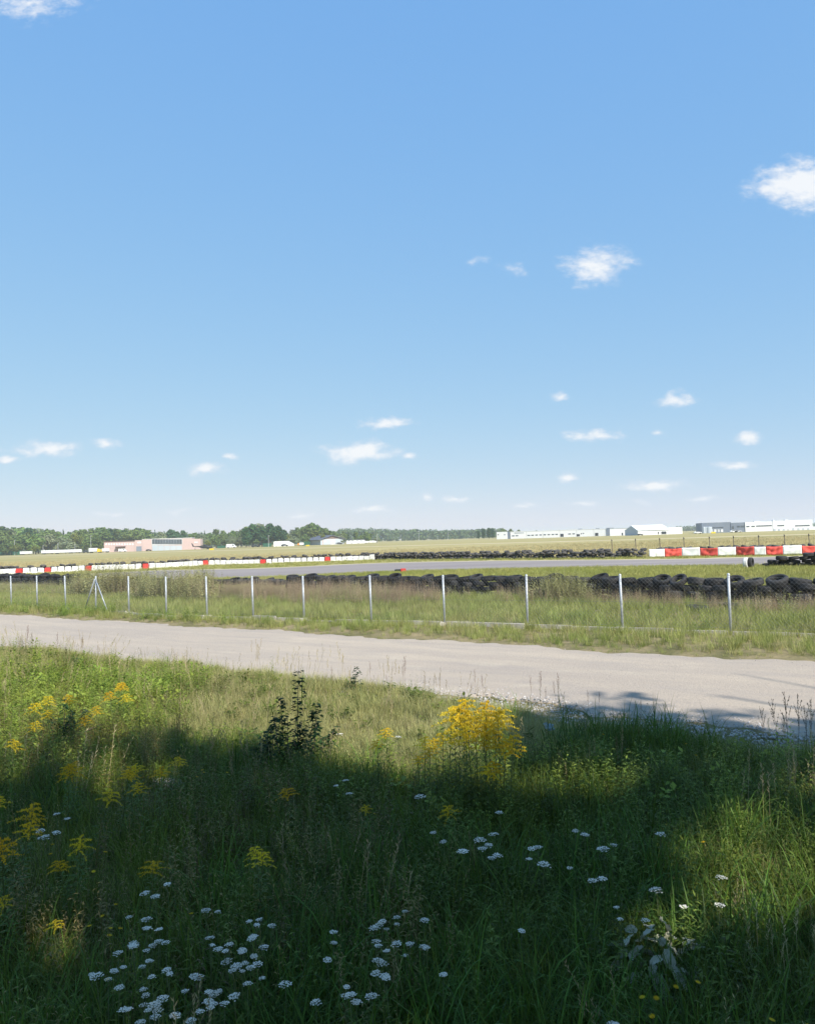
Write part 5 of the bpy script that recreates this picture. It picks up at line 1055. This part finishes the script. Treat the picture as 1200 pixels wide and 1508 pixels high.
for px, py in [(x / 3, 1200 + y / 3) for x, y in ((240,182),(422,252),(232,267),(262,215),(518,423),(467,420),(440,497),(425,520),(463,518),(410,535),(553,735),(850,480),(80,887),(415,215))] + [(800 + x / 3, 1200 + y / 3) for x, y in ((530,680),(598,692),(498,727),(517,767),(528,820),(765,125),(1085,873),(1105,868),(925,853))] + [(800 + x / 3, 900 + y / 3) for x, y in ((248,583),(660,597),(650,652))] + [(x / 3, 900 + y / 3) for x, y in ((830,748),(865,735),(962,733),(920,695))]:
    o = empty('hawkweed', on(px, py, .35), random.uniform(0, 6)); tag(o, 'small yellow daisy-like flower on a thin stem in the grass', 'flower', 'small yellow flowers in the grass'); o.rotation_euler.x = -.25
    st, fh, lf = HAW[random.randrange(2)]; link('stem', st, o); link('flower_head', fh, o, (0, 0, .35 * .1), scale=.9); foliage(lf, o)
# dock and other dead seed stalks
DOCK = []
for sd in range(4):
    r = np.random.default_rng(980 + sd); V, Fc = [], []; nb = 5 + sd; pts = [(0, 0, -.03), (r.normal() * .02, r.normal() * .02, .5), (r.normal() * .03, r.normal() * .03, 1.0)]; mb = MB().tube(pts, [.005, .004, .002], 5)
    for k in range(nb):
        a = k * 2.4; z = .42 + .5 * k / nb; ln = .30 * (1.1 - .7 * k / nb); p0 = np.array([0, 0, z]); p1 = p0 + np.array([math.cos(a) * ln * .4, math.sin(a) * ln * .4, ln])
        mb.tube([tuple(p0), tuple(p1)], [.0025, .0012], 4)
        for j in range(26): t = r.uniform(.2, 1.0); p = p0 + (p1 - p0) * t; d = r.normal(size=3); leaf_quad(p, d, r.normal(size=3), .022 * r.uniform(.6, 1.2), .014, V, Fc, .1)
    for j in range(40): t = r.uniform(.55, 1.02); d = r.normal(size=3); leaf_quad(np.array([pts[2][0] * t, pts[2][1] * t, t]), d, r.normal(size=3), .022, .014, V, Fc, .1)
    DOCK.append((mb, V, Fc))
DM = [(mb.mesh('stem', L_dock, True), obj_mesh('seed_head', V, Fc, L_dock)) for mb, V, Fc in DOCK]
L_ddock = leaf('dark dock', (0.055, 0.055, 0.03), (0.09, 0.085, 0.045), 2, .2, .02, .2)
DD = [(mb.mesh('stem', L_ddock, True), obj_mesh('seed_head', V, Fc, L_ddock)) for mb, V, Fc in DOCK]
DS = [(mb.mesh('stem', L_straw, True), obj_mesh('seed_head', V, Fc, L_straw)) for mb, V, Fc in DOCK]
def dock(px, yt, yb, label, group, meshes, wide=.6):
    g = gp(px, yb); g.z = float(gz(g.x, g.y)); v = pix(px, yt); h = H + v.z / v.y * g.y; h = max(.25, h)
    o = empty('dock_stalk', g, random.uniform(0, 6)); o.scale = (h * wide, h * wide, h); o.rotation_euler = (random.uniform(-.06, .06), random.uniform(-.06, .06), random.uniform(0, 6)); tag(o, label, 'plant', group); st, sh = random.choice(meshes); link('stem', st, o); link('seed_head', sh, o)
for px, yt, yb in ((597, 962, 1012), (546, 970, 1006), (490, 985, 1012), (593, 975, 1010), (700, 982, 1022), (712, 990, 1024), (570, 995, 1014), (693, 1003, 1026), (783, 990, 1032), (797, 985, 1036), (804, 1008, 1038), (822, 986, 1040), (818, 998, 1038), (866, 1012, 1046), (882, 1015, 1048), (935, 1030, 1060), (944, 1028, 1060)): dock(px, yt, yb, 'rusty brown dock seed stalk at the road edge', 'dock stalks along the road', DM, .5)
for px, yt, yb in ((40, 925, 968), (48, 935, 968), (85, 935, 972), (122, 940, 976), (145, 950, 980), (30, 940, 966)): dock(px, yt, yb, 'thin dry brown stalk at the road edge above the yellow-green weeds', 'thin stalks at the road edge', DM, .5)
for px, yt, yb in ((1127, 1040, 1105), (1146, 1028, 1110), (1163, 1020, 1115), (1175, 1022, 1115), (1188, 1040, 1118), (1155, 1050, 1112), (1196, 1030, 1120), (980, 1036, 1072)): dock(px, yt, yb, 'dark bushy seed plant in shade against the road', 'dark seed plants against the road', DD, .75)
for px, yt, yb in ((918, 1072, 1168), (914, 1090, 1168), (868, 1102, 1172), (879, 1092, 1170), (826, 1114, 1175), (838, 1130, 1185), (843, 1145, 1190)): dock(px, yt, yb, 'dry tan stalk standing in the dark grass', 'dry stalks in the dark grass', DS if px != 914 else DM, .35)
for px, yt, yb in ((695, 1215, 1310), (705, 1240, 1310), (660, 1290, 1340), (672, 1285, 1340), (715, 1250, 1315), (750, 1250, 1320), (865, 1430, 1540), (700, 1235, 1320)): dock(px, yt, yb, 'pale straw seed head among the white yarrow', 'straw seed heads', DS, .3)
# young saplings
def sapling(px, yt, yb, nst, label):
    g = gp(px, yb); g.z = float(gz(g.x, g.y)); v = pix(px, yt); h = H + v.z / v.y * g.y; r = np.random.default_rng(int(px)); o = tag(empty('sapling', g), label, 'sapling', None)
    lme = None
    for s in range(nst):
        hh = h * (1 if s == 0 else r.uniform(.45, .75)); dx = (0 if s == 0 else r.uniform(-.28, .25)); dy = 0 if s == 0 else r.uniform(-.2, .2); pts = [(dx * .3, dy * .3, -.03), (dx * .8, dy * .8, hh * .5), (dx + .03, dy, hh)]
        link('stem', MB().tube(pts, [.007, .005, .002], 5).mesh('stem', M_bark, True), o); V, Fc = [], []
        for k in range(int(110 * hh) + 16):
            t = .12 + .88 * r.random() ** .8; p = np.array([np.interp(t, [0, .5, 1], [q[i] for q in pts]) for i in range(3)]); az = r.uniform(0, 6.28); e = r.uniform(-.4, .6); ln = r.uniform(.0, .17) * (1.12 - t); d = np.array([math.cos(az) * math.cos(e), math.sin(az) * math.cos(e), math.sin(e)])
            leaf_quad(p + d * ln, d, np.array([0, 0, 1.]), .062 * r.uniform(.6, 1.2), .046, V, Fc, .25)
        foliage(obj_mesh('foliage', V, Fc, L_sap), o)
sapling(440, 980, 1140, 7, 'dark young sapling rising above the grass at the shadow edge')
sapling(402, 1055, 1135, 5, 'low bushy sapling beside the taller dark sapling'); sapling(465, 1030, 1135, 5, 'dark leafy sapling close beside the tallest one')
sapling(524, 985, 1022, 2, 'small sapling with few leaves at the road edge'); sapling(112, 970, 985, 3, 'little green bush at the road edge above the weeds'); sapling(95, 1030, 1105, 7, 'dark leafy bush among the yellow-green weeds')
# grey woolly plant with large drooping leaves: each leaf its own piece
def woolly():
    g = on(968, 1385, .25); o = tag(empty('woolly_plant', g), 'grey-white woolly plant with large crumpled leaves in the grass', 'plant'); r = np.random.default_rng(5); forms = []
    for f in range(3):
        V, Fc = [], []; n = 6
        for i in range(n + 1):
            t = i / n; w = .036 * math.sin(math.pi * min(1, .08 + t * .95)) ** .7
            for s in (-1, -.5, 0, .5, 1): V.append((t * .13, s * w * (1 + .12 * math.sin(9 * t + f)), -.35 * t * t * .13 + .010 * abs(s) + .006 * math.sin(14 * t + 5 * s + f)))
        for i in range(n):
            for k in range(4): c = i * 5 + k; Fc.append([c, c + 1, c + 6, c + 5])
        forms.append(fastmesh('leaf', V, Fc, L_grey, True))
    for k in range(44):
        a = k * 2.4; q = .17 * math.sqrt(r.random()); z = .14 + .30 * r.random() * (1 - q / .25); link('leaf', forms[k % 3], o, (q * math.cos(a) * 1.25, q * math.sin(a), z), (r.normal() * .5, r.uniform(-.5, .7), a + r.normal() * .5), r.uniform(.55, 1.1))
    for k in range(8): a = k * .8; link('stem', MB().tube([(0, 0, -.02), (.1 * math.cos(a), .09 * math.sin(a), .22)], [.005, .003], 5).mesh('stem', L_stem), o)
woolly()
# stone, stick, scrap of plastic
def rock(px, py, s, label):
    g = gp(px, py); V, Fc = stone(int(px)); import bmesh
    me = fastmesh('stone', np.array(V) * s * np.array([1.5, 1.0, .9]), Fc, M_conc); bm = bmesh.new(); bm.from_mesh(me); bmesh.ops.subdivide_edges(bm, edges=bm.edges, cuts=2, use_grid_fill=True, smooth=.6, fractal=.25, seed=3); bm.to_mesh(me); bm.free()
    tag(link('stone', me, None, (g.x, g.y, float(gz(g.x, g.y)) + s * .35)), label, 'stone')
rock(245, 1172, .17, 'rounded grey stone half hidden in the shaded grass')
g = gp(112, 1108); tag(link('fallen_stick', MB().tube([(-.22, -.05, .05), (0, 0, .12), (.2, .12, .2), (.27, .17, .21)], [.016, .014, .010, .005], 6).mesh('fallen_stick', M_bark, True), None, (g.x, g.y, .08)), 'broken grey stick leaning in the weeds at the shadow edge', 'stick')
V, Fc = [], []
for i in range(6):
    for k in range(6): V.append((i * .045 - .11, k * .03 - .07, .05 + .03 * math.sin(i * 1.7) + .03 * math.cos(k * 2.1 + i)))
for i in range(5):
    for k in range(5): c = i * 6 + k; Fc.append([c, c + 1, c + 7, c + 6])
g = gp(807, 1100); tag(link('plastic_scrap', fastmesh('plastic_scrap', V, Fc, flat('pale blue plastic', (.36, .46, .52), .4), True), None, (g.x, g.y, .22), (.9, .2, .4), .55), 'crumpled pale blue plastic scrap caught in the dark grass', 'litter')

# ------------------------------------------------------------------ air: the far wood and buildings fade a little
HZ = bpy.data.materials.new('haze'); HZ.use_nodes = True; HZ.node_tree.nodes.clear(); no = HZ.node_tree.nodes.new('ShaderNodeOutputMaterial'); nv = HZ.node_tree.nodes.new('ShaderNodeVolumePrincipled'); nv.inputs['Density'].default_value = 0.0002; nv.inputs['Color'].default_value = (.88, .93, 1, 1); nv.inputs['Anisotropy'].default_value = .2; HZ.node_tree.links.new(nv.outputs[0], no.inputs['Volume'])
USE_HAZE = True
if USE_HAZE:
    tag(link('haze', MB().box(-6990, 6990, -6990, 6990, -1.2, 40).mesh('haze', HZ)), 'thin pale summer haze over the airfield', 'haze', kind='stuff')
